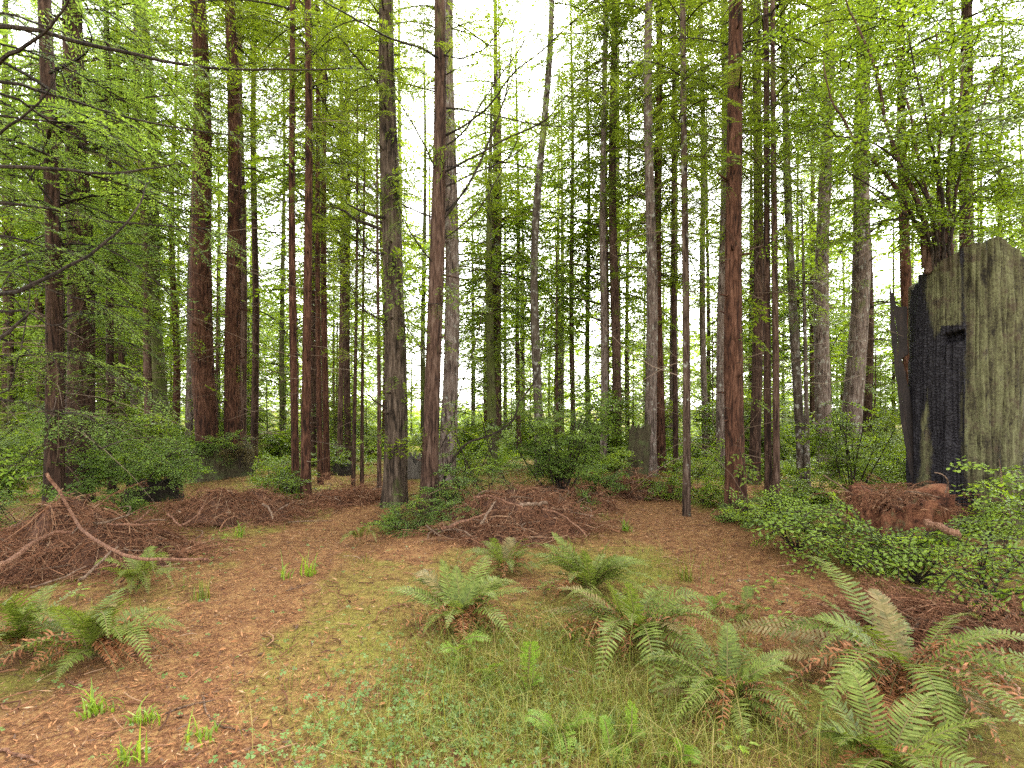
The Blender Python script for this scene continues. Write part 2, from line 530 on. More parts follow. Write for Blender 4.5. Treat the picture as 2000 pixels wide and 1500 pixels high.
def leafy_spray(rng, L=0.4, leaf=0.035, width=0.019, n=None, ang=58, droop=0.15, branch=True, flat=0.3):
    """a twig of the broad leaved bushes with small oval leaves in two ranks"""
    leafq, mb = [], MB()
    axes = []
    t = np.linspace(0, 1, 5)
    ax = np.stack([t * L, 0.06 * L * np.sin(t * 3), -droop * L * t ** 2], -1)
    axes.append(ax)
    if branch:
        for i in range(5):
            s = 0.15 + 0.7 * i / 5 + rng.uniform(0, 0.1)
            p = np.array([s * L, 0, -droop * L * s * s])
            a = math.radians(48 + rng.uniform(-12, 12)) * (1 if i % 2 else -1)
            l2 = L * 0.55 * (1 - 0.5 * s)
            d = np.array([math.cos(a), math.sin(a), rng.uniform(-flat, flat)])
            axes.append(p + d * (t * l2)[:, None] - np.stack([0 * t, 0 * t, 0.2 * l2 * t ** 2], -1))
    for ax in axes:
        mb.tube(ax, 0.004 * (1 - 0.7 * t) * L / 0.4, 3, cap=False)
        ll = np.linalg.norm(ax[-1] - ax[0])
        m = max(4, int(ll / (leaf * 0.55)))
        u = (np.arange(m) + 0.5) / m
        pts = np.stack([np.interp(u, t, ax[:, c]) for c in range(3)], -1)
        d = norm(ax[-1] - ax[0])
        sd = norm(np.cross([0, 0, 1.0], d))
        q = np.where(np.arange(m) % 2, 1.0, -1.0)[:, None]
        aa = np.radians(ang + rng.uniform(-15, 15, m))[:, None]
        dd = norm(np.cos(aa) * d + q * np.sin(aa) * sd + rng.normal(0, 0.18, (m, 3)))
        nn = norm(np.array([0, 0, 1.0]) + rng.normal(0, 0.4, (m, 3)))
        ss = norm(np.cross(nn, dd))
        ln, wd = leaf * rng.uniform(0.65, 1.2, m), width * rng.uniform(0.75, 1.2, m)
        b = pts + dd * leaf * 0.08
        # six sided leaf: two quads folded on the midrib
        l_, w_ = ln[:, None], wd[:, None]
        up = norm(np.cross(dd, ss)) * w_ * 0.18
        e1, e2 = b + dd * l_ * 0.3, b + dd * l_ * 0.68
        tip = b + dd * l_
        leafq.append(np.stack([b, e1 - ss * w_ * .5 - up, e2 - ss * w_ * .42 - up, tip], 1))
        leafq.append(np.stack([b, tip, e2 + ss * w_ * .42 - up, e1 + ss * w_ * .5 - up], 1))
    wv, wf = np.vstack(mb.v), np.vstack(mb.f)
    return np.concatenate(leafq), wv[wf]


rt = np.random.default_rng(11)
T_FINE = [bough(rt, 1.0, 0.036, 0.062, 0.014, step2=0.06) for _ in range(6)]
T_MID = [bough(rt, 1.3, 0.036, 0.074, 0.0175, step2=0.062, droop=0.38, flat=0.2) for _ in range(8)]
T_NEAR = [bough(rt, 1.3, 0.029, 0.056, 0.0125, step2=0.052, droop=0.4, flat=0.18) for _ in range(6)]
T_FAR = [bough(rt, 1.6, 0.075, 0.135, 0.038, step2=0.105, droop=0.3, flat=0.25) for _ in range(6)]
T_TOP = [bough(rt, 1.8, 0.20, 0.30, 0.09, step2=0.22) for _ in range(4)]
T_BANK = [leafy_spray(rt, 0.50, 0.044, 0.021, flat=0.12) for _ in range(6)]
T_LEAFY = [leafy_spray(rt, 0.42, 0.044, 0.024) for _ in range(6)]
T_LEAFY_FAR = [leafy_spray(rt, 0.55, 0.075, 0.042) for _ in range(6)]
T_EPI = [bough(rt, 0.45, 0.05, 0.085, 0.022, step2=0.05, droop=0.35) for _ in range(5)]


def place(tmpl, pos, az, pitch, roll, sc):
    """rotate a template: roll about its axis, pitch up, turn to azimuth"""
    ca, sa, cp, sp, cr, sr = math.cos(az), math.sin(az), math.cos(pitch), math.sin(pitch), math.cos(roll), math.sin(roll)
    Rr = np.array([[1, 0, 0], [0, cr, -sr], [0, sr, cr]])
    Rp = np.array([[cp, 0, -sp], [0, 1, 0], [sp, 0, cp]])
    Ra = np.array([[ca, -sa, 0], [sa, ca, 0], [0, 0, 1]])
    Rm = (Ra @ Rp @ Rr * sc).T
    return tmpl[0] @ Rm + pos, tmpl[1] @ Rm + pos


# ------------------------------------------------------------------ trees
def trunk_mesh(path, rad, k, seed, rough, flare=0.0):
    n = len(path)
    a = np.arange(k) / k * 2 * PI
    t = norm(np.gradient(path, axis=0))
    u = norm(np.cross(t, [0, 1.0, 0.02]))
    w = norm(np.cross(t, u))
    zz = path[:, 2][:, None]
    A = a[None]
    rr = rad[:, None] * np.ones_like(A)
    hb = path[:, 2] - path[0, 2]
    butt = flare * np.exp(-hb / 0.35)[:, None] * (0.75 + 0.5 * np.cos(A * 5 + seed) * 0.6 + 0.3 * np.cos(A * 3 + seed * 2))
    rr = rr * (1 + butt)
    f1 = vnoise(np.cos(A) * 3.2, np.sin(A) * 3.2, zz * 0.7 + seed * 3.1, seed)
    f2 = vnoise(np.cos(A) * 7, np.sin(A) * 7, zz * 1.8 + seed, seed + 5)
    lump = vnoise(0 * A + seed, 0 * A, zz * 0.9, seed + 9)
    rr = rr * (1 + rough * (0.55 * f1 - 0.5 * np.abs(f2) + 0.25) + 0.05 * lump)
    P = path[:, None] + rr[..., None] * (np.cos(A)[..., None] * u[:, None] + np.sin(A)[..., None] * w[:, None])
    return P


DENS = 2.1
LEAFM = {'conifer': 'leaf_conifer', 'shade': 'leaf_shade', 'broad': 'leaf_broad', 'bright': 'leaf_bright'}
TREES = {}


def tree(name, label, base, w, topx, bark, live=500, dens=5.0, L=1.4, leaf='conifer', height=None, depth=None, rough=0.07,
         flare=0.45, epi=0, seed=None, sway=0.3, twigs=6, start=None, wy=760, group=None, one_side=None, taper=0.62, pitch0=8, cat='tree'):
    """base: photograph pixel of the foot of the trunk, w its width in pixels near eye level, topx where it crosses the top edge"""
    seed = seed if seed is not None else int(base[0])
    rng = np.random.default_rng(seed)
    if depth is None:
        b = ground(*base)
    else:
        b = at(base[0], base[1], depth)
        b[2] = float(gh(b[0], b[1]))
    d = b[1]
    ztop = H + HY / F * d
    X1 = (topx - 1000) / F * d
    Ht = height if height else ztop + 4 + 0.35 * d
    r0 = w / F * d / 2
    n = int(np.clip(70 - d, 26, 64))
    s = np.concatenate([np.linspace(0, 0.08, 10), np.linspace(0.1, 1, n - 10)])
    z = b[2] - 0.15 + s * (Ht - b[2])
    lean = (X1 - b[0]) / (ztop - b[2])
    ph = rng.uniform(0, 6)
    am = sway * r0 * 1.2
    X = b[0] + lean * (z - b[2]) + am * (np.sin(z * 0.55 + ph) - np.sin(ph + .55 * b[2]))
    Y = b[1] + 0.3 * am * (np.sin(z * 0.4 + ph * 2) - np.sin(ph * 2 + .4 * b[2])) + 0 * z
    path = np.stack([X, Y, z], -1)
    fr = np.clip((z - b[2]) / (Ht - b[2]), 0, 1)
    zeye = (H + (HY - wy) / F * d - b[2]) / (Ht - b[2])
    prof = lambda q: (1 - q) ** taper * 0.97 + 0.03
    rad = r0 * prof(fr) / prof(zeye)
    k = 40 if d < 10 else (20 if d < 17 else 10)
    root = thing(name, b, label, cat, group)
    mb = MB()
    mb.grid(trunk_mesh(path, rad, k, seed, rough, flare), wrap=True)
    if d < 17:
        for _ in range(14):
            zc = rng.uniform(b[2] + 0.7, min(ztop, Ht * 0.9))
            a_ = rng.uniform(0, 2 * PI)
            rr_ = float(np.interp(zc, z, rad))
            c_ = np.array([np.interp(zc, z, X), np.interp(zc, z, Y), zc])
            u_ = np.array([math.cos(a_), math.sin(a_), rng.uniform(-0.2, 0.5)])
            l_ = rng.uniform(0.05, 0.22)
            mb.tube(np.stack([c_ + u_ * rr_ * 0.7, c_ + u_ * (rr_ + l_ * .5), c_ + u_ * (rr_ + l_)]), np.array([1.0, 0.8, 0.55]) * rr_ * rng.uniform(0.09, 0.18), 6)
    mb.build('trunk', M[bark], root, smooth=True)
    # crown
    zl = start if start is not None else H + (HY - live) / F * d
    zl = max(zl, b[2] + 0.4)
    cm = MB()
    tm_vis = T_NEAR if d < 10 else (T_MID if d < 16 else T_FAR)
    base_l = 1.3 if d < 16 else 1.6
    zs = []
    zc = zl
    while zc < Ht - 0.4:
        vis = zc < ztop + 0.8
        zs.append((zc, vis))
        zc += rng.exponential(1.0 / (DENS * dens if vis else dens * 0.22)) + 0.01
    for zc, vis in zs:
        q = (zc - zl) / max(Ht - zl, 1)
        tm = tm_vis if vis else T_TOP
        bl = base_l if vis else 1.8
        tl = tm[rng.integers(len(tm))]
        az = rng.uniform(0, 2 * PI)
        if one_side is not None and rng.random() < 0.75:
            az = one_side + rng.normal(0, 0.7)
        LL = L * (0.55 + 0.65 * min(q * 3, 1)) * rng.uniform(0.6, 1.25) * (1 - 0.75 * max(q - 0.35, 0) / 0.65)
        p = np.array([np.interp(zc, z, X), np.interp(zc, z, Y), zc])
        pit = math.radians(rng.normal(pitch0 - 22 * (1 - q) * 0.6, 13))
        lq, wq = place(tl, p, az, pit, rng.normal(0, 0.35), LL / bl)
        cm.quads(lq, 0)
        cm.quads(wq, 1)
    for _ in range(epi):
        zc = rng.uniform(b[2] + 1.0, min(Ht * 0.8, ztop))
        zc = zc + 0.25 * math.sin(zc * 3)
        p = np.array([np.interp(zc, z, X), np.interp(zc, z, Y), zc])
        az = rng.uniform(PI * 0.85, 2.15 * PI)
        p = p + np.array([math.cos(az), math.sin(az), 0]) * np.interp(zc, z, rad) * 0.9
        lq, wq = place(T_EPI[rng.integers(len(T_EPI))], p, az, math.radians(rng.normal(-15, 25)), rng.normal(0, 0.6), rng.uniform(0.5, 1.3) * max(1, d / 12))
        cm.quads(lq, 0)
        cm.quads(wq, 1)
    # bare dead twigs on the lower bole
    for _ in range(twigs * 2):
        zc = rng.uniform(b[2] + 0.6, max(zl + 2.0, 3.0)) if rng.random() < 0.5 else rng.uniform(b[2] + 1.5, min(ztop, Ht * .9))
        p = np.array([np.interp(zc, z, X), np.interp(zc, z, Y), zc])
        az = rng.uniform(0, 2 * PI)
        l = rng.uniform(0.4, 1.7) * (1 + d / 25)
        tt = np.linspace(0, 1, 5)
        dr = rng.uniform(-0.35, 0.25)
        pts = p + np.stack([np.cos(az + tt * rng.normal(0, .3)) * tt * l, np.sin(az) * tt * l, dr * l * tt + rng.normal(0, .25) * l * tt ** 2], -1)
        cm.tube(pts, (0.003 + 0.0005 * d) * (1 - 0.8 * tt), 3, 2, cap=False)
    if cm.n:
        cm.build('crown', [M[LEAFM[leaf]], M['limb_bark'], M['twig']], root)
    TREES[label] = (root, path, rad)
    return root


def limb(root, pts, r0, r1, name='branch', mat='limb_bark', k=6, label=None, sprays=0, tmpl=None, leaf='leaf_conifer', rng=RNG, sc=0.5):
    """one bare or leafy branch of its own, through the given world points (smoothed)"""
    pts = np.asarray(pts, float)
    for _ in range(2):
        q = [pts[0]]
        for a, b in zip(pts[:-1], pts[1:]):
            q += [0.75 * a + 0.25 * b, 0.25 * a + 0.75 * b]
        q.append(pts[-1])
        pts = np.array(q)
    t = np.linspace(0, 1, len(pts))
    mb = MB()
    jit = np.stack([fbm(t * 9 + pts[0, 0], t * 0 + i * 7.3, 0, 77, 2) for i in range(3)], -1) * r0 * 1.2
    mb.tube(pts + jit, r0 + (r1 - r0) * t, k, 0)
    for _ in range(sprays):
        s = rng.uniform(0.25, 1.0)
        p = np.array([np.interp(s, t, pts[:, c]) for c in range(3)])
        d = pts[min(int(s * (len(pts) - 1)) + 1, len(pts) - 1)] - pts[max(int(s * (len(pts) - 1)) - 1, 0)]
        az = math.atan2(d[1], d[0]) + rng.choice([-1, 1]) * rng.uniform(0.3, 1.1)
        tm = tmpl or T_FINE
        lq, wq = place(tm[rng.integers(len(tm))], p, az, math.radians(rng.normal(-14, 14)), rng.normal(0, 0.4), sc * rng.uniform(0.6, 1.3))
        mb.quads(lq, 1)
        mb.quads(wq, 0)
    o = mb.build(name, [M[mat], M[leaf]], root, smooth=False)
    if label:
        o["label"] = label
    return o


# ------------------------------------------------------------------ the trees one can tell apart
R_, C_, P_ = 'redwood_tree', 'conifer_tree', 'pale_tree'
# left side
tree(C_, 'dark brown trunk screened by low feathery boughs, nearest the long forked branch', (106, 1008), 29, 86, 'dark_redwood_bark', live=905, dens=3.6, L=1.7, leaf='shade', twigs=60, epi=12)
tree(R_, 'thick dark mossy redwood with boughs hanging down to shrub height, behind the large brush pile', (150, 985), 44, 150, 'dark_redwood_bark', live=860, dens=3.6, L=1.9, leaf='shade', twigs=60, epi=16)
tree(P_, 'very thin whitish sapling stem between two thick dark trunks', (126, 985), 6, 118, 'pale_bark', live=640, dens=3, L=0.8, leaf='shade', height=5.2, twigs=3)
tree(C_, 'slim dark trunk rising behind the pale green shrub thicket, just beside the thick mossy redwood', (219, 972), 13, 205, 'dark_redwood_bark', live=640, dens=5.5, L=1.4, leaf='shade', twigs=14)
tree(C_, 'thin far trunk seen through the gap between slim dark trunk and the grey bole', (241, 905), 9, 232, 'dark_redwood_bark', live=700, dens=5, L=1.8, twigs=6)
tree(C_, 'slightly leaning slim trunk close beside a mossy grey bole', (296, 915), 14, 262, 'hemlock_bark', live=620, dens=5.5, L=1.7, twigs=10, height=16)
tree(C_, 'mossy grey green bole behind the shrub on the dark stump', (322, 912), 24, 286, 'mossy_bark', live=640, dens=6, L=2.0, epi=20, twigs=10)
tree(P_, 'slim pale leaning trunk touching the left edge of the big red bole', (366, 910), 14, 396, 'pale_bark', live=560, dens=5, L=1.8, twigs=8)
tree(R_, 'large red brown redwood growing out of the mossy stump, thicker of the pair', (410, 930), 40, 384, 'redwood_bark', depth=11.6, live=330, dens=4.5, L=1.5, epi=22, twigs=12, flare=0.25)
tree(R_, 'straight red brown redwood growing out of the mossy stump, slimmer of the pair', (458, 930), 29, 449, 'redwood_bark', depth=11.9, live=300, dens=4.5, L=1.5, epi=14, twigs=14, flare=0.3)
tree(C_, 'narrow brown trunk close behind the slimmer redwood of the stump pair', (474, 918), 14, 466, 'hemlock_bark', live=420, dens=4.5, L=1.6, twigs=16)
tree(C_, 'narrow straight purplish brown trunk standing free to the right of the stump pair', (496, 915), 13, 494, 'dark_redwood_bark', live=380, dens=4, L=1.5, twigs=14)
tree(R_, 'slender rust brown redwood, left one of the close twin trunks by the grassy trail', (578, 968), 14, 571, 'redwood_bark', live=430, dens=3.2, L=1.3, twigs=12)
tree(R_, 'straight rust brown redwood, right and thicker one of the close twin trunks by the trail', (597, 976), 17, 598, 'redwood_bark', live=420, dens=3.2, L=1.3, twigs=12)
tree(R_, 'thin reddish trunk a few steps behind the rust brown twin trunks', (626, 946), 10, 618, 'redwood_bark', live=540, dens=4, L=1.5, twigs=10)
tree(R_, 'reddish mid sized trunk just left of the small stump with brush at the trail bend', (638, 936), 12, 634, 'redwood_bark', live=560, dens=4, L=1.5, twigs=10)
tree(C_, 'thin trunk rising right behind the small stump at the trail bend', (664, 915), 10, 668, 'hemlock_bark', live=560, dens=4.5, L=1.7, twigs=8)
tree(C_, 'stout far trunk between the small stump and the slim leaning sapling', (681, 912), 12, 676, 'dark_redwood_bark', live=600, dens=4.5, L=1.8, twigs=6)
tree(C_, 'slim sapling trunk at the very edge of the trail bend, thinner than its neighbours', (690, 952), 7, 700, 'dark_redwood_bark', live=700, dens=4, L=0.9, height=9, twigs=8)
tree(C_, 'twig thin far trunk between the trail bend sapling and the huge furrowed fir', (707, 950), 6, 712, 'dark_redwood_bark', live=640, dens=3, L=0.9, height=9, twigs=4)
tree(C_, 'thin pole like trunk close to the left flank of the huge furrowed fir', (741, 962), 7, 738, 'hemlock_bark', live=700, dens=3, L=0.9, height=8.5, twigs=5)
# middle
tree('fir_tree', 'huge grey brown fir with deeply furrowed bark and a swollen burl at mid height', (771, 985), 41, 766, 'fir_bark', live=250, dens=5, L=1.4, epi=60, rough=0.13, flare=0.45, twigs=10, seed=3)
tree('hemlock_tree', 'tall hemlock with smooth red brown base and many bare upswept branches, at the centre mound', (838, 992), 31, 852, 'hemlock_bark', live=260, dens=4, L=1.1, epi=26, flare=0.4, twigs=0, seed=5)
tree('fir_tree', 'paler pinkish grey fir standing close behind the many branched hemlock', (873, 938), 31, 876, 'pale_bark', live=300, dens=4, L=1.5, epi=14, twigs=10, flare=0.3)
tree(C_, 'mossy green clad trunk behind the centre shrub, shrouded in small sprays', (962, 922), 17, 960, 'mossy_bark', live=760, dens=6, L=1.5, epi=50, height=10.5, twigs=8)
tree(C_, 'slim far trunk just right of the mossy green clad trunk', (1014, 895), 9, 1010, 'hemlock_bark', live=650, dens=5, L=1.8, height=17, twigs=5)
tree('alder_tree', 'wavy grey trunk spotted with lichen, rising behind the big round shrub', (1052, 930), 17, 1078, 'lichen_bark', live=300, dens=2.5, L=1.3, leaf='broad', sway=1.0, epi=18, twigs=8, flare=0.1)
tree(C_, 'thin dark far trunk between the wavy grey trunk and the pinkish one', (1120, 900), 10, 1118, 'hemlock_bark', live=700, dens=5, L=1.8, height=18, twigs=5)
tree(C_, 'slender far trunk left of the pinkish pair, half lost in foliage', (1150, 900), 10, 1149, 'mossy_bark', live=720, dens=5, L=1.8, height=16, twigs=5)
tree(R_, 'pinkish brown trunk, left one of the pair behind the round shrub', (1178, 920), 14, 1182, 'pale_bark', live=420, dens=4.5, L=1.6, twigs=8, epi=8)
tree(R_, 'brown trunk with shredded bark, right one of the pair behind the round shrub', (1203, 918), 18, 1198, 'hemlock_bark', live=330, dens=6, L=1.7, twigs=8, epi=24)
tree(R_, 'tall pinkish grey redwood with long bark strips, rising beside the hollow leaning stump', (1268, 930), 22, 1267, 'pale_bark', live=320, dens=4.5, L=1.7, twigs=8, epi=12, flare=0.6)
tree(R_, 'dark red brown trunk just right of the tall redwood at the hollow stump', (1291, 920), 17, 1288, 'redwood_bark', live=640, dens=5, L=1.8, twigs=8)
tree(C_, 'narrow brown trunk halfway between the hollow stump and the lichen flecked pole', (1320, 922), 9, 1316, 'dark_redwood_bark', live=560, dens=4.5, L=1.5, twigs=10)
tree('alder_tree', 'dark slim pole flecked with pale lichen, standing at the edge of the needle path', (1341, 1008), 14, 1337, 'flecked_bark', live=430, dens=3.5, L=1.1, epi=10, twigs=12, flare=0.3)
tree(C_, 'pale far trunk seen between the lichen flecked pole and the thick red redwood', (1378, 905), 12, 1372, 'pale_bark', live=600, dens=5, L=1.9, twigs=5)
# right side
tree(R_, 'pinkish brown bole partly hidden behind the thick red redwood', (1409, 930), 17, 1414, 'pale_bark', live=480, dens=5, L=1.7, twigs=6)
tree(R_, 'thick vivid red redwood with fibrous bark beside the needle path', (1439, 1016), 34, 1426, 'redwood_bark', live=400, dens=3.0, L=1.1, epi=10, flare=0.5, twigs=6, rough=0.12)
tree(R_, 'dark reddish far trunk just right of the thick red redwood', (1473, 945), 20, 1480, 'dark_redwood_bark', live=560, dens=5, L=1.7, twigs=6)
tree(C_, 'straight dark slim trunk, left one of two close slim trunks beside the low shrubs', (1502, 1002), 13, 1491, 'dark_redwood_bark', live=420, dens=4.5, L=1.2, twigs=14)
tree(C_, 'lighter brown slim trunk, right one of two close slim trunks beside the low shrubs', (1516, 1004), 12, 1512, 'hemlock_bark', live=400, dens=4.5, L=1.2, twigs=14)
tree('alder_tree', 'leaning trunk blotched white with lichen, behind the low green shrubs', (1568, 948), 16, 1528, 'lichen_bark', live=430, dens=5, L=1.5, leaf='broad', twigs=8)
tree('alder_tree', 'thin stem leaning beside the blotched white trunk', (1577, 950), 8, 1560, 'lichen_bark', live=640, dens=4, L=0.9, leaf='broad', height=6.5, twigs=5)
tree(P_, 'pale cream barked bole standing clear in front of bright sky', (1609, 928), 27, 1622, 'pale_bark', live=380, dens=5, L=1.7, leaf='broad', epi=14, twigs=8)
tree(P_, 'pale pinkish bole leaning gently toward the burnt stump', (1655, 925), 33, 1694, 'pale_bark', live=380, dens=5, L=1.7, leaf='broad', epi=26, twigs=8)
tree(R_, 'reddish trunk half hidden behind the burnt stump and its splintered slab', (1776, 950), 19, 1760, 'redwood_bark', live=420, dens=6, L=1.6, leaf='bright', twigs=6, epi=6)
tree(R_, 'dark reddish bole rising beyond the rounded top of the burnt stump', (1905, 960), 26, 1890, 'dark_redwood_bark', live=330, dens=6.5, L=1.7, leaf='bright', twigs=6, epi=10)

# hero branches, each a part of its tree
def rootof(s):
    for k, v in TREES.items():
        if s in k:
            return v


hem, hpath, _ = rootof('many bare upswept')
fir, fpath, _ = rootof('huge grey brown fir')
hd, fd = float(hpath[10, 1]), float(fpath[10, 1])


def z2(pts, d0, d1):
    """points read in the enlarged centre crop, with a depth running from d0 to d1"""
    n = len(pts)
    return [at(650 + x * .35, y * .35, d0 + (d1 - d0) * i / (n - 1)) for i, (x, y) in enumerate(pts)]


rb = np.random.default_rng(21)
for pts, dd, r, spr in (
        ([(590, 1265), (740, 1060), (860, 830), (960, 580), (1000, 300), (1030, 0)], -0.9, 0.020, 5),
        ([(595, 1210), (700, 1120), (800, 960), (900, 720), (1050, 300), (1110, 40)], 0.6, 0.017, 5),
        ([(600, 975), (760, 890), (950, 780), (1180, 690), (1290, 540), (1480, 390)], -1.3, 0.018, 7),
        ([(600, 830), (720, 760), (880, 500), (1060, 250), (1190, 30)], 0.8, 0.016, 6),
        ([(600, 1060), (800, 960), (1000, 880), (1140, 760), (1300, 580), (1470, 400)], 1.2, 0.015, 7),
        ([(605, 600), (760, 615), (950, 655), (1200, 705), (1550, 710)], -0.6, 0.015, 8),
        ([(605, 1360), (800, 1200), (960, 930), (1040, 760), (1100, 480)], -0.4, 0.013, 5),
        ([(600, 930), (800, 930), (1000, 935), (1250, 932)], 1.5, 0.011, 5),
        ([(590, 770), (760, 690), (900, 560), (1010, 400), (1150, 300), (1400, 60), (1480, 0)], -1.6, 0.017, 6),
        ([(530, 1000), (500, 780), (390, 590), (300, 460)], -0.8, 0.016, 5),
        ([(525, 1230), (400, 1150), (270, 1070), (0, 970)], 0.4, 0.016, 6),
        ([(535, 1500), (440, 1320), (360, 1120), (310, 1000)], -1.2, 0.015, 4),
        ([(550, 520), (420, 470), (300, 440), (160, 470)], 0.9, 0.012, 6),
        ([(600, 330), (480, 260), (300, 210), (110, 90), (0, 30), (-160, -60)], -2.6, 0.018, 3),
        ([(560, 300), (700, 330), (780, 310), (880, 250), (1010, 20)], -1.5, 0.014, 4)):
    q = z2(pts, hd, hd + dd)
    q[0] = np.array([np.interp(q[0][2], hpath[:, 2], hpath[:, 0]), np.interp(q[0][2], hpath[:, 2], hpath[:, 1]), q[0][2]])
    limb(hem, q, r, 0.004, sprays=spr, tmpl=T_MID, leaf='leaf_conifer', rng=rb, sc=0.35)
for pts, dd, r, spr in (
        ([(310, 1230), (200, 1200), (80, 1130)], -0.7, 0.035, 0),
        ([(305, 1315), (140, 1235), (60, 1170), (0, 1145)], -0.5, 0.035, 0),
        ([(310, 1430), (200, 1410), (150, 1310), (140, 1230), (160, 1165)], -0.8, 0.022, 0),
        ([(350, 1830), (290, 1790), (180, 1740), (120, 1650), (100, 1570)], -0.6, 0.028, 6),
        ([(340, 2290), (260, 2260), (190, 2190)], -0.4, 0.025, 0),
        ([(380, 1750), (470, 1900), (520, 2000)], -0.9, 0.012, 0),
        ([(390, 1780), (500, 1700), (620, 1690)], -0.9, 0.012, 5),
        ([(330, 560), (220, 430), (120, 300), (20, 180)], -0.9, 0.022, 7)):
    q = z2(pts, fd, fd + dd)
    q[0] = np.array([np.interp(q[0][2], fpath[:, 2], fpath[:, 0]), np.interp(q[0][2], fpath[:, 2], fpath[:, 1]) - 0.05, q[0][2]])
    limb(fir, q, r, 0.006, sprays=spr, tmpl=T_MID, leaf='leaf_conifer', rng=rb, sc=0.35)

# the conifer standing just outside the frame, whose boughs sweep in from the left
lb = ground(-420, 1120)
near = thing('conifer_tree', lb, 'near conifer with bare boughs sweeping across pale sky', 'tree')
mb = MB()
zz = np.linspace(-0.2, 16, 50)
pth = np.stack([lb[0] + 0 * zz, lb[1] + 0 * zz, lb[2] + zz], -1)
mb.grid(trunk_mesh(pth, 0.21 * (1 - zz / 16.5) ** 0.6 + 0.01, 28, 4, 0.08, 0.3), wrap=True)
mb.build('trunk', M['dark_redwood_bark'], near, True)
rb = np.random.default_rng(5)
for pts, d0, d1, r, spr in (
        ([(0, 35), (200, 95), (380, 128), (560, 138), (720, 133)], 4.2, 5.6, 0.020, 3),
        ([(-60, 150), (0, 122), (60, 80), (110, 30), (150, -30)], 4.0, 3.6, 0.020, 0),
        ([(-40, 275), (0, 262), (60, 215), (100, 165), (112, 128)], 4.4, 4.2, 0.013, 0),
        ([(0, 18), (80, 48), (180, 82), (320, 150), (430, 260)], 4.6, 6.5, 0.011, 8),
        ([(0, 150), (100, 185), (240, 225), (380, 258), (540, 272)], 4.3, 5.9, 0.015, 7),
        ([(0, 165), (90, 235), (200, 290), (320, 330)], 4.5, 5.6, 0.013, 6),
        ([(0, 318), (160, 337), (260, 335), (360, 318)], 4.0, 4.8, 0.016, 3),
        ([(0, 262), (90, 300), (180, 345), (300, 375), (410, 383)], 4.6, 6.0, 0.014, 7),
        ([(0, 390), (130, 415), (250, 438), (405, 446)], 4.2, 5.4, 0.014, 7),
        ([(0, 585), (80, 545), (160, 512), (235, 445), (270, 400), (290, 352)], 3.7, 4.2, 0.015, 0),
        ([(-50, 700), (0, 655), (66, 603)], 3.2, 3.3, 0.019, 0),
        ([(0, 610), (60, 605), (105, 645), (146, 612)], 3.9, 4.1, 0.010, 0),
        ([(0, 455), (70, 478), (160, 500), (260, 560)], 4.4, 5.0, 0.011, 6),
        ([(0, 225), (120, 240), (220, 262), (300, 320)], 4.8, 6.2, 0.010, 8),
        ([(0, 520), (80, 560), (170, 590), (260, 600)], 4.6, 5.4, 0.010, 7),
        ([(0, 80), (110, 120), (240, 190), (330, 280)], 5.0, 6.6, 0.010, 9),
        ([(0, 700), (90, 690), (180, 705), (250, 760)], 4.8, 5.4, 0.009, 7),
        ([(0, 780), (70, 790), (150, 830), (200, 880)], 4.9, 5.2, 0.009, 7),
        ([(0, 800), (40, 700), (60, 560), (50, 500)], 4.8, 5.0, 0.007, 0)):
    q = [at(x, y, d0 + (d1 - d0) * i / (len(pts) - 1)) for i, (x, y) in enumerate(pts)]
    zst = q[0][2] + 0.35
    q = [np.array([lb[0], lb[1], max(zst, 0.5)])] + q
    limb(near, q, r * 1.25, 0.0035, sprays=spr, tmpl=T_FINE, leaf='leaf_shade', rng=rb, sc=0.62)
mb = MB()
for i in range(60):
    zc = rb.uniform(5.5, 15.5)
    lq, wq = place(T_TOP[i % 4], np.array([lb[0], lb[1], lb[2] + zc]), rb.uniform(0, 2 * PI), rb.normal(0, .2), 0, 1.2 * (1.1 - zc / 16))
    mb.quads(lq, 0)
    mb.quads(wq, 1)
mb.build('crown', [M['leaf_shade'], M['limb_bark']], near)
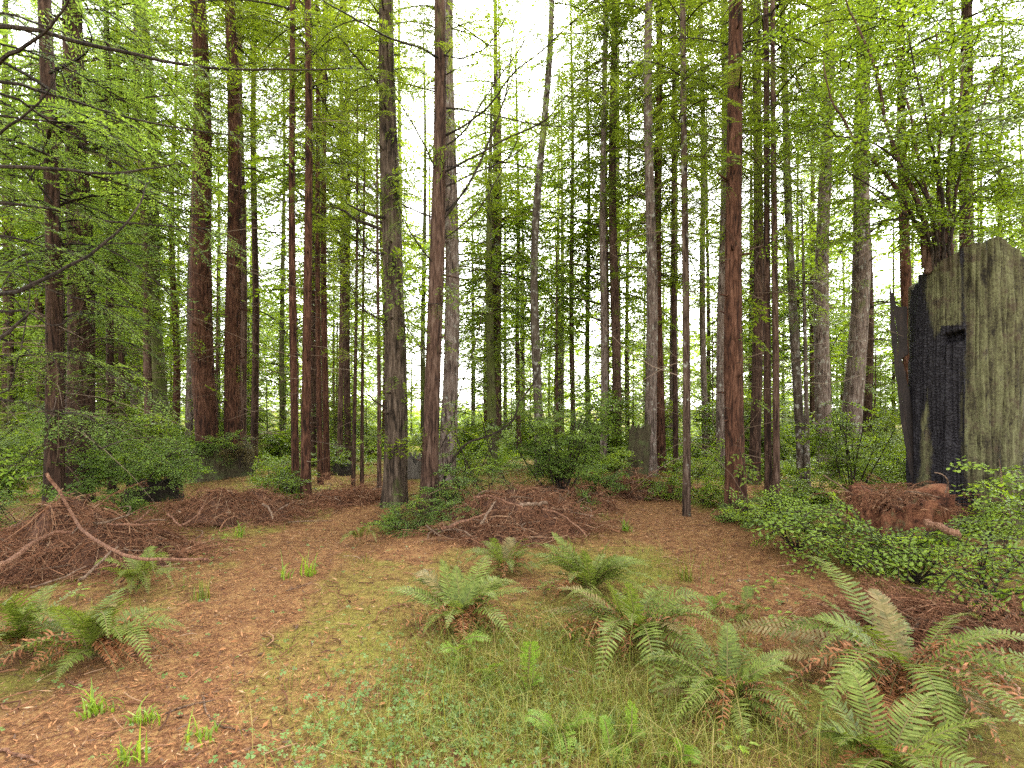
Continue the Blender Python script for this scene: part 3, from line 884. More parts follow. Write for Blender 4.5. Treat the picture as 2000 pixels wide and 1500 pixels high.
# ------------------------------------------------------------------ stumps
def wood_mat(name, stops, scale=(14, 14, 1.6), bump=0.02, crack=0.0, attr=None, over=None, over2=None):
    """weathered wood; an optional per-vertex burn mask switches to cracked charcoal"""
    m, nt, out = new_mat(name)
    tc = nd(nt, "ShaderNodeTexCoord")
    ob = tc.outputs["Object"]
    n1 = noise(nt, mapping(nt, ob, scale), 1.0, 6, 0.65, 0.4)
    n2 = noise(nt, ob, 4.0, 5, 0.7)
    n3 = noise(nt, ob, 38.0, 4, 0.7)
    s = math_n(nt, 'ADD', math_n(nt, 'MULTIPLY', n1, 0.45), math_n(nt, 'ADD', math_n(nt, 'MULTIPLY', n2, 0.25), math_n(nt, 'MULTIPLY', n3, 0.30)))
    col = ramp(nt, s, stops)
    hgt = s
    rough = 0.9
    p = nd(nt, "ShaderNodeBsdfPrincipled")
    p.inputs["Roughness"].default_value = rough
    p.inputs["Specular IOR Level"].default_value = 0.2
    if over2:
        k2 = ramp(nt, n2, [(over2[1], (0, 0, 0)), (over2[1] + 0.1, (1, 1, 1))])
        col = mixc(nt, math_n(nt, 'MULTIPLY', k2, 0.85), col, over2[0])
    if attr:
        a = nd(nt, "ShaderNodeAttribute")
        a.attribute_name = attr
        vor = nd(nt, "ShaderNodeTexVoronoi")
        vor.feature = 'DISTANCE_TO_EDGE'
        vor.inputs["Scale"].default_value = 1.0
        dn = nd(nt, "ShaderNodeTexNoise")
        dn.inputs["Scale"].default_value = 7.0
        nt.links.new(ob, dn.inputs["Vector"])
        va = nd(nt, "ShaderNodeVectorMath")
        va.operation = 'MULTIPLY_ADD'
        va.inputs[1].default_value = (0.16, 0.16, 0.16)
        nt.links.new(dn.outputs["Color"], va.inputs[0])
        nt.links.new(ob, va.inputs[2])
        nt.links.new(mapping(nt, va.outputs[0], (16, 16, 27)), vor.inputs["Vector"])
        edge = ramp(nt, vor.outputs["Distance"], [(0.0, (0, 0, 0)), (0.22, (1, 1, 1))])
        ch = ramp(nt, math_n(nt, 'ADD', math_n(nt, 'MULTIPLY', n3, 0.6), math_n(nt, 'MULTIPLY', n1, 0.4)), [(0.35, (0.0066, 0.0053, 0.0066)), (0.6, (0.0185, 0.0158, 0.0185)), (0.8, (0.0396, 0.0343, 0.0363))])
        f = math_n(nt, 'ADD', a.outputs["Fac"], math_n(nt, 'MULTIPLY', math_n(nt, 'SUBTRACT', s, 0.5), 3.4), True)
        f = ramp(nt, f, [(0.30, (0, 0, 0)), (0.62, (1, 1, 1))])
        col = mixc(nt, f, col, ch)
        hgt = math_n(nt, 'ADD', s, math_n(nt, 'MULTIPLY', math_n(nt, 'MULTIPLY', edge, f), 0.28))
        rr = math_n(nt, 'SUBTRACT', 0.92, math_n(nt, 'MULTIPLY', f, 0.38))
        nt.links.new(rr, p.inputs["Roughness"])
    nt.links.new(col, p.inputs["Base Color"])
    b = nd(nt, "ShaderNodeBump")
    b.inputs["Strength"].default_value = 1.0
    b.inputs["Distance"].default_value = bump
    nt.links.new(hgt, b.inputs["Height"])
    nt.links.new(b.outputs[0], p.inputs["Normal"])
    nt.links.new(p.outputs[0], out.inputs[0])
    return m


M['lichen_wood'] = wood_mat('lichen_wood', [(0.40, (0.016, 0.013, 0.009)), (0.46, (0.050, 0.043, 0.022)), (0.53, (0.098, 0.095, 0.043)), (0.63, (0.165, 0.160, 0.082))], (11, 11, 2.2), 0.04, attr="char", over2=((0.050, 0.034, 0.022), 0.52))
M['charred_wood'] = wood_mat('charred_wood', [(0.35, (0.0079, 0.0066, 0.0066)), (0.55, (0.0264, 0.0198, 0.0172)), (0.7, (0.0792, 0.0409, 0.0224))], (18, 18, 1.4), 0.02)
M['mossy_wood'] = wood_mat('mossy_wood', [(0.35, (0.0132, 0.0092, 0.0059)), (0.5, (0.0462, 0.0363, 0.0185)), (0.65, (0.0792, 0.0792, 0.0330))], (12, 12, 2), 0.03, over2=((0.0561, 0.0660, 0.0231), 0.52))
M['rotten_wood'] = wood_mat('rotten_wood', [(0.38, (0.016, 0.007, 0.004)), (0.46, (0.080, 0.030, 0.016)), (0.54, (0.17, 0.068, 0.034)), (0.68, (0.28, 0.14, 0.075))], (12, 12, 9), 0.06, over2=((0.10, 0.095, 0.045), 0.57))
M['dark_stump_wood'] = wood_mat('dark_stump_wood', [(0.35, (0.0066, 0.0053, 0.0040)), (0.55, (0.0231, 0.0172, 0.0119)), (0.7, (0.0561, 0.0396, 0.0264))], (12, 12, 2), 0.03, over2=((0.0330, 0.0396, 0.0132), 0.58))
M['grey_wood'] = wood_mat('grey_wood', [(0.35, (0.0198, 0.0165, 0.0132)), (0.5, (0.0792, 0.0660, 0.0528)), (0.7, (0.1782, 0.1584, 0.1254))], (16, 16, 1.2), 0.03, over2=((0.0660, 0.0726, 0.0330), 0.60))


def stump(name, label, c, r, ztop, mat, seed, rough=0.10, jag=0.15, lean=(0, 0), flare=0.25, n=90, m=60, mask=None, squash=1.0, topfn=None, fiss=0.0):
    """broken stump: fluted side wall and a ragged, sunken top"""
    c = np.asarray(c, float)
    zb = float(gh(c[0], c[1])) - 0.1
    root = thing(name, (c[0], c[1], zb + 0.1), label, 'stump')
    a = np.arange(n) / n * 2 * PI
    top = ztop + jag * (0.7 * vnoise(np.cos(a) * 2, np.sin(a) * 2, seed, seed) + 0.5 * vnoise(np.cos(a) * 8, np.sin(a) * 8, seed, seed + 1))
    if topfn is not None:
        top = top - ztop + topfn(a)
    s = np.linspace(0, 1, m)[:, None]
    A = a[None] + 0 * s
    Z = zb + s * (top[None] - zb)
    f = 1 + rough * (1.0 * vnoise(np.cos(A) * 2.2, np.sin(A) * 2.2, Z * 0.7, seed + 2) + 0.6 * vnoise(np.cos(A) * 6, np.sin(A) * 6, Z * 0.9, seed + 3) + 0.35 * vnoise(np.cos(A) * 16, np.sin(A) * 16, Z * 5, seed + 4))
    if fiss:
        f = f - fiss * (1 - np.abs(vnoise(np.cos(A) * 13, np.sin(A) * 13, Z * 0.45, seed + 6))) ** 6 - 0.5 * fiss * (1 - np.abs(vnoise(np.cos(A) * 30, np.sin(A) * 30, Z * 1.1, seed + 7))) ** 5
    f = f * (1 + flare * np.exp(-(Z - zb) / 0.3))
    R = r * f
    if mask:
        R = R + mask(A, Z)
    X = c[0] + R * np.cos(A) + lean[0] * (Z - zb)
    Y = c[1] + R * np.sin(A) * squash + lean[1] * (Z - zb)
    P = np.stack([X, Y, Z], -1)
    rim = P[-1]
    rows = [P]
    ctr = np.array([c[0] + lean[0] * (ztop - zb), c[1] + lean[1] * (ztop - zb), 0])
    for q in (0.86, 0.7, 0.5, 0.3, 0.12, 0.01):
        g = ctr + (rim - ctr) * q
        g[:, 2] = rim[:, 2] * q ** 0.3 + (rim[:, 2].mean() - jag * 1.2) * (1 - q ** 0.3) + 0.03 * vnoise(g[:, 0] * 9, g[:, 1] * 9, 0, seed + 8)
        rows.append(g[None])
    P = np.concatenate(rows, 0)
    mb = MB()
    mb.grid(P, wrap=True)
    return root, mb, P, A, Z


# the big burnt stump at the edge of the clearing
BC = np.array([5.83, 6.62])
BD = math.atan2(-BC[1], -BC[0])       # direction from stump to viewer


def burnt_px(X, Y, Z):
    return 1000 + X / Y * F, HY - (Z - H) / Y * F


def notch(A, Z):
    R0 = 0.57
    X, Y = BC[0] + R0 * np.cos(A), BC[1] + R0 * np.sin(A)
    u, v = burnt_px(X, Y, Z)
    front = np.cos(A - BD) > 0
    yy = v + (u - 1863) * 0.22
    k = sstep(1838, 1843, u) * (1 - sstep(1882, 1886, u)) * sstep(645, 652, yy) * (1 - sstep(664, 669, yy)) * front
    seam = np.exp(-((u - 1850) / 3.0) ** 2) * (v < 560) * front
    hseam = np.exp(-((yy - 522) / 3.5) ** 2) * (u > 1805) * (u < 1915) * front
    return -0.16 * k - 0.008 * hseam


def burnt_top(a):
    X, Y = BC[0] + 0.56 * np.cos(a), BC[1] + 0.56 * np.sin(a)
    v_ = np.interp(1000 + X / Y * F, [1775, 1790, 1830, 1880, 1920, 1960, 1985, 2000, 2015], [540, 520, 498, 483, 476, 476, 488, 512, 560])
    return H + (HY - v_) / F * 6.25


root, mb, P, A, Z = stump('burnt_stump', 'huge burnt redwood stump, half charcoal black and half pale green with lichen', BC, 0.56, 3.62, None, 9, rough=0.065, jag=0.06, flare=0.03, n=420, m=330, mask=notch, topfn=burnt_top, fiss=0.075)
n_side = A.size
allP = np.vstack(mb.v)
u, v = burnt_px(allP[:, 0], allP[:, 1], allP[:, 2])
ang = np.arctan2(allP[:, 1] - BC[1], allP[:, 0] - BC[0]) - BD
wob = 30 * fbm(allP[:, 0] * 2.6, allP[:, 1] * 2.6, allP[:, 2] * 0.9, 61, 5)
uu = u + wob
ch = 1 - sstep(1862, 1912, uu)                                   # left half is burnt
strk = 0.5 + 0.5 * fbm(ang * 9, ang * 0 + 3.0, allP[:, 2] * 0.35, 63, 4)
ch = ch * (1 - (0.98 - 0.75 * sstep(0.50, 0.72, strk)) * sstep(1800, 1828, uu) * (1 - sstep(600, 690, v + wob * 3.5)))
ch = np.maximum(ch, 0.75 * sstep(0.52, 0.74, strk) * (u > 1880))   # lichen over the upper middle
ch = ch * (1 - 0.9 * (1 - sstep(0, 1, np.abs(uu - 1806) / (4 + 22 * sstep(740, 900, v)))) * sstep(735, 790, v))  # pale streak low down
ch = np.maximum(ch, sstep(0.55, 0.75, (u > 1838) * (u < 1887) * (v > 636) * (v < 680) * 1.0))
ch = np.maximum(ch, sstep(930, 985, v + wob) * (1 - sstep(1905, 1920, uu)))
back = np.cos(ang) < -0.15
ch = np.where(back, 0.35 + 0.5 * fbm(allP[:, 0] * 2, allP[:, 1] * 2, allP[:, 2], 77, 3), ch)
mb.build('wood', M['lichen_wood'], root, True, {"char": ch})
# splintered slab standing off its flank
D0 = 6.75
out2 = [(1737, 560), (1744, 572), (1751, 600), (1772, 598), (1773, 690), (1762, 700), (1777, 770), (1792, 850), (1806, 925), (1815, 985), (1790, 985), (1772, 900), (1757, 800), (1746, 700), (1739, 650)]
pts = np.array([at(x, y, D0) for x, y in out2])
ctrp = pts.mean(0)
side = np.array([0.62, 0.78, 0])       # into the depth
mb = MB()
N = 8
fr = []
# resample outline
seg = np.linspace(0, len(pts), len(pts) * N, endpoint=False)
loop = np.vstack([pts, pts[:1]])
lp = np.stack([np.interp(seg, np.arange(len(pts) + 1), loop[:, i]) for i in range(3)], -1)
lp += 0.008 * np.stack([vnoise(lp[:, 2] * 20, lp[:, 0] * 20, i, 5) for i in range(3)], -1)
th = 0.10
cen = np.stack([np.interp(lp[:, 2], [pts[:, 2].min(), 1.9, 2.6, 3.1], [5.42, 5.10, 5.08, 4.99]), np.full(len(lp), D0), lp[:, 2]], -1)
rows = [cen * 0.98 + lp * 0.02, cen * .5 + lp * .5 + 0, lp, lp + side * th * 0.5, lp + side * th, cen * .5 + lp * .5 + side * th, cen * 0.98 + lp * 0.02 + side * th]
mb.grid(np.stack(rows, 0), wrap=True)
mb.build('splintered_slab', M['charred_wood'], root, False)

# the rotting red stump in front of it
RC = np.array([4.62, 6.12])
root, mb, P, A, Z = stump('rotten_stump', 'low crumbling red stump capped with twigs and needles, below the burnt stump', RC, 0.49, 0.55, None, 15, rough=0.26, jag=0.16, flare=0.16, n=220, m=110)
mb.build('wood', M['rotten_wood'], root, True)
rs_root = root
# the mossy stump carrying the pair of redwoods
root, mb, P, A, Z = stump('mossy_stump', 'broad mossy old stump with two red brown redwoods growing from it', (at(436, 900, 11.75))[:2], 0.58, 0.75, None, 22, rough=0.16, jag=0.14, flare=0.2, n=120, m=60)
mb.build('wood', M['mossy_wood'], root, True)
root, mb, P, A, Z = stump('dark_stump', 'blackish low stump under the pale green shrub, beside brush', (at(303, 980, 8.7))[:2], 0.36, 0.40, None, 27, rough=0.16, jag=0.12, flare=0.2, n=100, m=50)
mb.build('wood', M['dark_stump_wood'], root, True)
root, mb, P, A, Z = stump('broken_stump', 'jagged grey broken stump between the huge fir and the hemlock', (at(808, 930, 11.6))[:2], 0.19, 0.50, None, 31, rough=0.14, jag=0.22, flare=0.15, n=70, m=50)
mb.build('wood', M['grey_wood'], root, True)
root, mb, P, A, Z = stump('hollow_stump', 'leaning grey green hollow stump at the foot of the tall pinkish redwood', (at(1242, 900, 12.6))[:2], 0.25, 1.12, None, 36, rough=0.16, jag=0.25, lean=(0.10, 0.02), flare=0.25, n=90, m=60)
mb.build('wood', M['mossy_wood'], root, True)
root, mb, P, A, Z = stump('small_stump', 'small dark mossy stump topped by a shrub at the trail bend', (at(663, 940, 12.4))[:2], 0.28, 0.22, None, 41, rough=0.16, jag=0.1, flare=0.2, n=80, m=40)
mb.build('wood', M['dark_stump_wood'], root, True)


# ------------------------------------------------------------------ shrubs
def shrub(name, label, base, h, r, n_stem, n_spray, leaf='leaf_broad', tmpl=None, sc=1.0, seed=1, stem_r=0.009, low=0.15, group=None, z0=None, spread=1.0, stem_mat='limb_bark', cat='shrub', pit=0, dirs=None):
    rng = np.random.default_rng(seed)
    b = np.array([base[0], base[1], float(gh(base[0], base[1])) if z0 is None else z0])
    root = thing(name, b, label, cat, group)
    fm = MB()
    tm = tmpl or T_LEAFY
    for i in range(n_stem):
        az = rng.uniform(0, 2 * PI) if dirs is None else dirs[i % len(dirs)] + rng.normal(0, .25)
        rr = r * rng.uniform(0.25, 0.95) * spread
        hh = h * rng.uniform(0.65, 1.0) * (1 - 0.25 * (rr / r) ** 2)
        t = np.linspace(0, 1, 8)
        bow = rng.uniform(0.8, 1.7)
        pts = b + np.stack([np.cos(az) * rr * t ** bow + 0.03 * rng.normal() * np.sin(t * 5), np.sin(az) * rr * t ** bow + 0.03 * rng.normal() * np.sin(t * 4), hh * t ** (0.9) - 0.04 * (1 - t)], -1)
        mb = MB()
        mb.tube(pts, stem_r * (1 - 0.75 * t) * rng.uniform(0.7, 1.3), 5)
        mb.build('stem', M[stem_mat], root)
        for _ in range(max(1, n_spray // n_stem)):
            s = rng.uniform(low, 1.0)
            p = np.array([np.interp(s, t, pts[:, c]) for c in range(3)])
            a2 = rng.uniform(0, 2 * PI) if rng.random() < 0.6 else az + rng.normal(0, 0.7)
            lq, wq = place(tm[rng.integers(len(tm))], p, a2, math.radians(rng.normal(pit, 18)), rng.normal(0, 0.3), sc * rng.uniform(0.65, 1.25))
            fm.quads(lq, 0)
            fm.quads(wq, 1)
    if fm.n:
        fm.build('foliage', [M[leaf], M['limb_bark']], root)
    return root


g = ground
def gxy(px, py):
    return ground(px, py)[:2]


T_REDW = T_MID
# clump of the burnt stump's top: many stems fanning out
top = thing('stump_top_shrub', (5.55, 6.62, 3.55), 'tall many stemmed shrub fanning up from the top of the burnt stump', 'shrub')
rq = np.random.default_rng(91)
fm = MB()
for pts, d1, r in [(a_, b_, c_ * 1.25) for a_, b_, c_ in (
        ([(1812, 480), (1795, 400), (1745, 290), (1700, 130), (1650, -10)], 6.2, 0.035),
        ([(1805, 470), (1782, 430), (1770, 400), (1725, 330), (1680, 290), (1640, 232), (1620, 205), (1610, 120)], 5.9, 0.028),
        ([(1825, 470), (1815, 400), (1800, 330), (1770, 220), (1740, 90)], 6.6, 0.028),
        ([(1835, 468), (1832, 390), (1835, 300), (1838, 180), (1830, 60)], 6.9, 0.030),
        ([(1845, 468), (1850, 390), (1858, 300), (1870, 180), (1890, 40)], 6.6, 0.030),
        ([(1855, 468), (1862, 400), (1880, 320), (1910, 220), (1955, 110)], 6.4, 0.022),
        ([(1818, 478), (1800, 440), (1770, 420), (1720, 380), (1650, 330)], 5.8, 0.018),
        ([(1850, 470), (1870, 420), (1905, 370), (1960, 330)], 6.2, 0.018),
        ([(1830, 470), (1822, 420), (1795, 350), (1760, 320), (1690, 270), (1630, 265)], 5.7, 0.016),
        ([(1840, 470), (1842, 380), (1820, 280), (1790, 180), (1775, 60)], 6.0, 0.020),
        ([(1825, 475), (1810, 440), (1776, 425), (1740, 430), (1700, 440)], 5.9, 0.012))]:
    pts = [(pts[0][0] + 4, pts[0][1] + 48)] + list(pts) if pts[0][1] > 400 else pts
    q = [at(x, y, 6.45 + (d1 - 6.45) * i / (len(pts) - 1)) for i, (x, y) in enumerate(pts)]
    o = limb(top, q, r, 0.006, name='stem', mat='hemlock_bark' if r > 0.025 else 'limb_bark', rng=rq)
    qq = np.array(q)
    tt = np.linspace(0, 1, len(qq))
    for _ in range(16):
        s = rq.uniform(0.45, 1.0)
        p = np.array([np.interp(s, tt, qq[:, c]) for c in range(3)]) + rq.normal(0, [0.22, 0.25, 0.10])
        lq, wq = place(T_BANK[rq.integers(6)], p, rq.uniform(0, 2 * PI), rq.normal(-0.12, 0.2), rq.normal(0, .25), rq.uniform(0.8, 1.5))
        fm.quads(lq, 0)
        fm.quads(wq, 1)
# outer sprays on the fine twigs round it, layered and drooping
for _ in range(330):
    px, py = (rq.uniform(1520, 2080) if rq.random() < 0.5 else rq.uniform(1890, 2120)), rq.uniform(-60, 470)
    if px < 1890 and (py > 300 + (px - 1500) * 0.08 or (abs(px - 1830) < 90 and py > 210)) and rq.random() < 0.93:
        continue
    if px < 1700 and rq.random() < 0.5:
        continue
    p = at(px, py, rq.uniform(5.6, 8.4) if px < 1900 else rq.uniform(7.2, 10.0))
    if np.hypot(p[0] - BC[0], p[1] - BC[1]) < 0.75 and p[2] < 3.6:
        continue
    lq, wq = place(T_BANK[rq.integers(6)], p, rq.uniform(0, 2 * PI), rq.normal(-0.12, 0.2), rq.normal(0, .25), rq.uniform(0.9, 1.6))
    fm.quads(lq, 0)
    fm.quads(wq, 1)
fm.build('foliage', [M['leaf_broad'], M['limb_bark']], top)

M['leaf_round_shrub'] = leaf_mat('leaf_round_shrub', [(0.05, (0.04, 0.070, 0.010)), (0.4, (0.100, 0.155, 0.018)), (0.75, (0.17, 0.235, 0.028)), (1.0, (0.25, 0.31, 0.05))], trans=0.4)
# the round dark shrub in the middle and its long bent stems
cs = shrub('round_shrub', 'dense round dark green shrub on the centre mound beside the brush pile', gxy(1095, 985), 2.0, 1.05, 22, 330, leaf='leaf_round_shrub', tmpl=T_LEAFY, sc=0.8, seed=61, stem_r=0.016, low=0.3)
for pts, d1, r in (
        ([(860, 950), (880, 900), (915, 860), (960, 850), (1005, 825), (1015, 785), (1022, 775), (1050, 740), (1060, 690), (1066, 600)], 7.2, 0.022),
        ([(1005, 985), (985, 930), (960, 890), (950, 850), (935, 800)], 7.4, 0.014),
        ([(860, 875), (880, 835), (893, 780), (925, 690), (945, 600), (950, 560)], 7.6, 0.012),
        ([(932, 950), (912, 905), (890, 850), (886, 800), (900, 760)], 7.8, 0.012),
        ([(920, 960), (945, 900), (972, 860), (1000, 832)], 7.3, 0.010)):
    q = [at(x, y, 8.0 + (d1 - 8.0) * i / (len(pts) - 1)) for i, (x, y) in enumerate(pts)]
    limb(cs, q, r, 0.006, name='stem', sprays=5, tmpl=T_LEAFY, leaf='leaf_broad', rng=rq, sc=0.6)

sh = shrub
sh('huckleberry_shrub', 'pale green layered shrub spreading above the blackish low stump', gxy(262, 985), 1.25, 0.95, 9, 110, leaf='leaf_shade', tmpl=T_LEAFY, sc=1.0, seed=62, stem_r=0.012, low=0.45)
sh('huckleberry_shrub', 'leafy shrub growing out of the blackish low stump top', (at(325, 960, 8.6))[:2], 0.75, 0.55, 7, 60, leaf='leaf_shade', tmpl=T_LEAFY, sc=1.0, seed=63, z0=0.3, low=0.3)
sh('huckleberry_shrub', 'shrub draped over the mossy stump in front of the redwood pair', (at(415, 900, 11.2))[:2], 0.5, 0.7, 7, 60, leaf='leaf_shade', tmpl=T_LEAFY, sc=1.1, seed=64, z0=0.65, low=0.2)
sh('dry_shrub', 'half dead brownish shrub on the mossy stump, right of the redwood pair', (at(468, 900, 11.1))[:2], 0.75, 0.5, 9, 50, leaf='frond_fading', tmpl=T_FINE, sc=0.4, seed=65, z0=0.35, low=0.3)
sh('huckleberry_shrub', 'bright green low shrub between the mossy stump and the rust brown twin trunks', gxy(535, 968), 0.75, 0.75, 9, 80, leaf='leaf_broad', sc=1.0, seed=66, low=0.25)
sh('huckleberry_shrub', 'small bright bush at the foot of the rust brown twin trunks', gxy(560, 978), 0.5, 0.4, 6, 36, leaf='leaf_broad', sc=0.9, seed=67, low=0.2)
sh('huckleberry_shrub', 'green bush crowning the small stump at the trail bend', (at(664, 905, 12.4))[:2], 0.55, 0.5, 6, 40, leaf='leaf_broad', sc=1.1, seed=68, z0=0.2, low=0.2)
sh('huckleberry_shrub', 'greyish green low shrub hugging the foot of the many branched hemlock', gxy(895, 1005), 0.75, 0.55, 9, 44, leaf='leaf_shade', sc=0.85, seed=69, low=0.15)
sh('huckleberry_shrub', 'small dull green shrub by the trail fork just below the huge fir', gxy(800, 1040), 0.38, 0.55, 9, 46, leaf='leaf_shade', sc=0.75, seed=70, low=0.1)
sh('huckleberry_shrub', 'dull shrub of drooping sprays between the hemlock foot and the round dark shrub', gxy(955, 985), 0.7, 0.5, 8, 34, leaf='leaf_shade', sc=0.6, seed=171, low=0.15, tmpl=T_FINE)
sh('huckleberry_shrub', 'knee high shrub in front of the huge fir foot', gxy(775, 1012), 0.4, 0.45, 7, 24, leaf='leaf_shade', sc=0.7, seed=172, low=0.12)
sh('huckleberry_shrub', 'sparse low shrub sprawling before the hemlock foot', gxy(845, 1022), 0.42, 0.5, 7, 22, leaf='leaf_shade', sc=0.55, seed=173, low=0.12, tmpl=T_FINE)
sh('huckleberry_shrub', 'airy shrub rising behind the hemlock foot, in front of the paler fir', gxy(905, 968), 1.0, 0.55, 7, 30, leaf='leaf_broad', sc=0.9, seed=174, low=0.25)
sh('huckleberry_shrub', 'little green tuft of shrub on the front of the centre brush pile', gxy(885, 1030), 0.45, 0.3, 6, 26, leaf='leaf_shade', sc=0.75, seed=71, low=0.15)
sh('huckleberry_shrub', 'low shrub with drooping sprays at the right foot of the round dark shrub', gxy(1125, 1000), 0.4, 0.4, 7, 36, leaf='leaf_shade', sc=0.7, seed=72, low=0.1)
sh('huckleberry_shrub', 'bluish green rounded bush left of the far brush pile', gxy(1172, 965), 0.62, 0.55, 9, 64, leaf='leaf_shade', sc=0.9, seed=73, low=0.15)
sh('huckleberry_shrub', 'bright bush standing behind the bluish green rounded bush', gxy(1165, 935), 0.85, 0.6, 7, 50, leaf='leaf_bright', sc=1.1, seed=74, low=0.3)
sh('huckleberry_shrub', 'low green shrub between the far brush pile and the lichen flecked pole', gxy(1312, 975), 0.45, 0.65, 9, 60, leaf='leaf_broad', sc=0.85, seed=75, low=0.12)
sh('huckleberry_shrub', 'shrub tangled around the foot of the lichen flecked pole', gxy(1372, 985), 0.65, 0.65, 9, 70, leaf='leaf_broad', sc=0.9, seed=76, low=0.12)
sh('huckleberry_shrub', 'bright leafy bush behind, between the pole and the thick red redwood', gxy(1365, 935), 0.85, 0.7, 8, 60, leaf='leaf_bright', sc=1.1, seed=77, low=0.2)
sh('huckleberry_shrub', 'dark green fine shrub at the right foot of the thick red redwood', gxy(1468, 1022), 0.34, 0.42, 9, 52, leaf='leaf_shade', sc=0.7, seed=78, low=0.1)
sh('huckleberry_shrub', 'green shrub wrapping the feet of the two close slim trunks', gxy(1530, 1012), 0.42, 0.6, 9, 66, leaf='leaf_broad', sc=0.85, seed=79, low=0.1)
sh('huckleberry_shrub', 'wide shrub behind the low rotten stump, under the leaning blotched trunk', gxy(1590, 985), 0.6, 0.95, 12, 110, leaf='leaf_broad', sc=0.95, seed=80, low=0.1)
sh('huckleberry_shrub', 'tall loose bright shrub in front of the pale pinkish bole', gxy(1665, 985), 2.1, 0.8, 11, 130, leaf='leaf_broad', sc=1.05, seed=81, stem_r=0.013, low=0.2)
sh('huckleberry_shrub', 'leafy shrub filling the gap beside the splintered slab of the burnt stump', gxy(1728, 975), 1.3, 0.6, 9, 90, leaf='leaf_broad', sc=1.0, seed=82, low=0.15)
sh('huckleberry_shrub', 'lime green low shrub spilling over the needle path edge', gxy(1560, 1075), 0.55, 0.62, 13, 40, leaf='leaf_bright', sc=1.0, seed=83, low=0.5, pit=8, spread=1.15, tmpl=T_BANK)
sh('huckleberry_shrub', 'lime green low shrub in front of the rotten stump', gxy(1665, 1105), 0.52, 0.62, 11, 30, leaf='leaf_broad', sc=1.15, seed=84, low=0.5, pit=8, spread=1.15, tmpl=T_BANK)
sh('huckleberry_shrub', 'glossy low shrub beneath the rotten stump, over the pale dead twigs', gxy(1785, 1140), 0.5, 0.66, 13, 38, leaf='leaf_bright', sc=1.1, seed=85, low=0.5, pit=8, spread=1.15, tmpl=T_BANK)
sh('huckleberry_shrub', 'glossy low shrub at the edge of view in front of the burnt stump', gxy(1930, 1160), 0.55, 0.66, 11, 32, leaf='leaf_broad', sc=1.15, seed=86, low=0.5, pit=8, spread=1.15, tmpl=T_BANK)
sh('huckleberry_shrub', 'upright shrub with tiered lime sprays standing against the lichen covered half of the burnt stump', gxy(1975, 1105), 1.15, 0.7, 9, 64, leaf='leaf_bright', sc=1.0, seed=87, low=0.3, stem_mat='dead_wood')
sh('huckleberry_shrub', 'shadowy shrub at the edge of view behind the long forked branch', gxy(40, 1040), 0.8, 0.9, 9, 80, leaf='leaf_shade', sc=0.8, seed=88, low=0.1)
sh('huckleberry_shrub', 'low shrub between the long forked branch pile and the blackish stump', gxy(235, 1005), 0.45, 0.5, 8, 50, leaf='leaf_shade', sc=0.8, seed=89, low=0.1)


# ------------------------------------------------------------------ brush piles and fallen branches
M['dry_needles'] = island_mat('dry_needles', [(0.0, (0.05, 0.020, 0.010)), (0.5, (0.15, 0.062, 0.030)), (1.0, (0.26, 0.125, 0.062))], trans=0.2)
SURFS = []


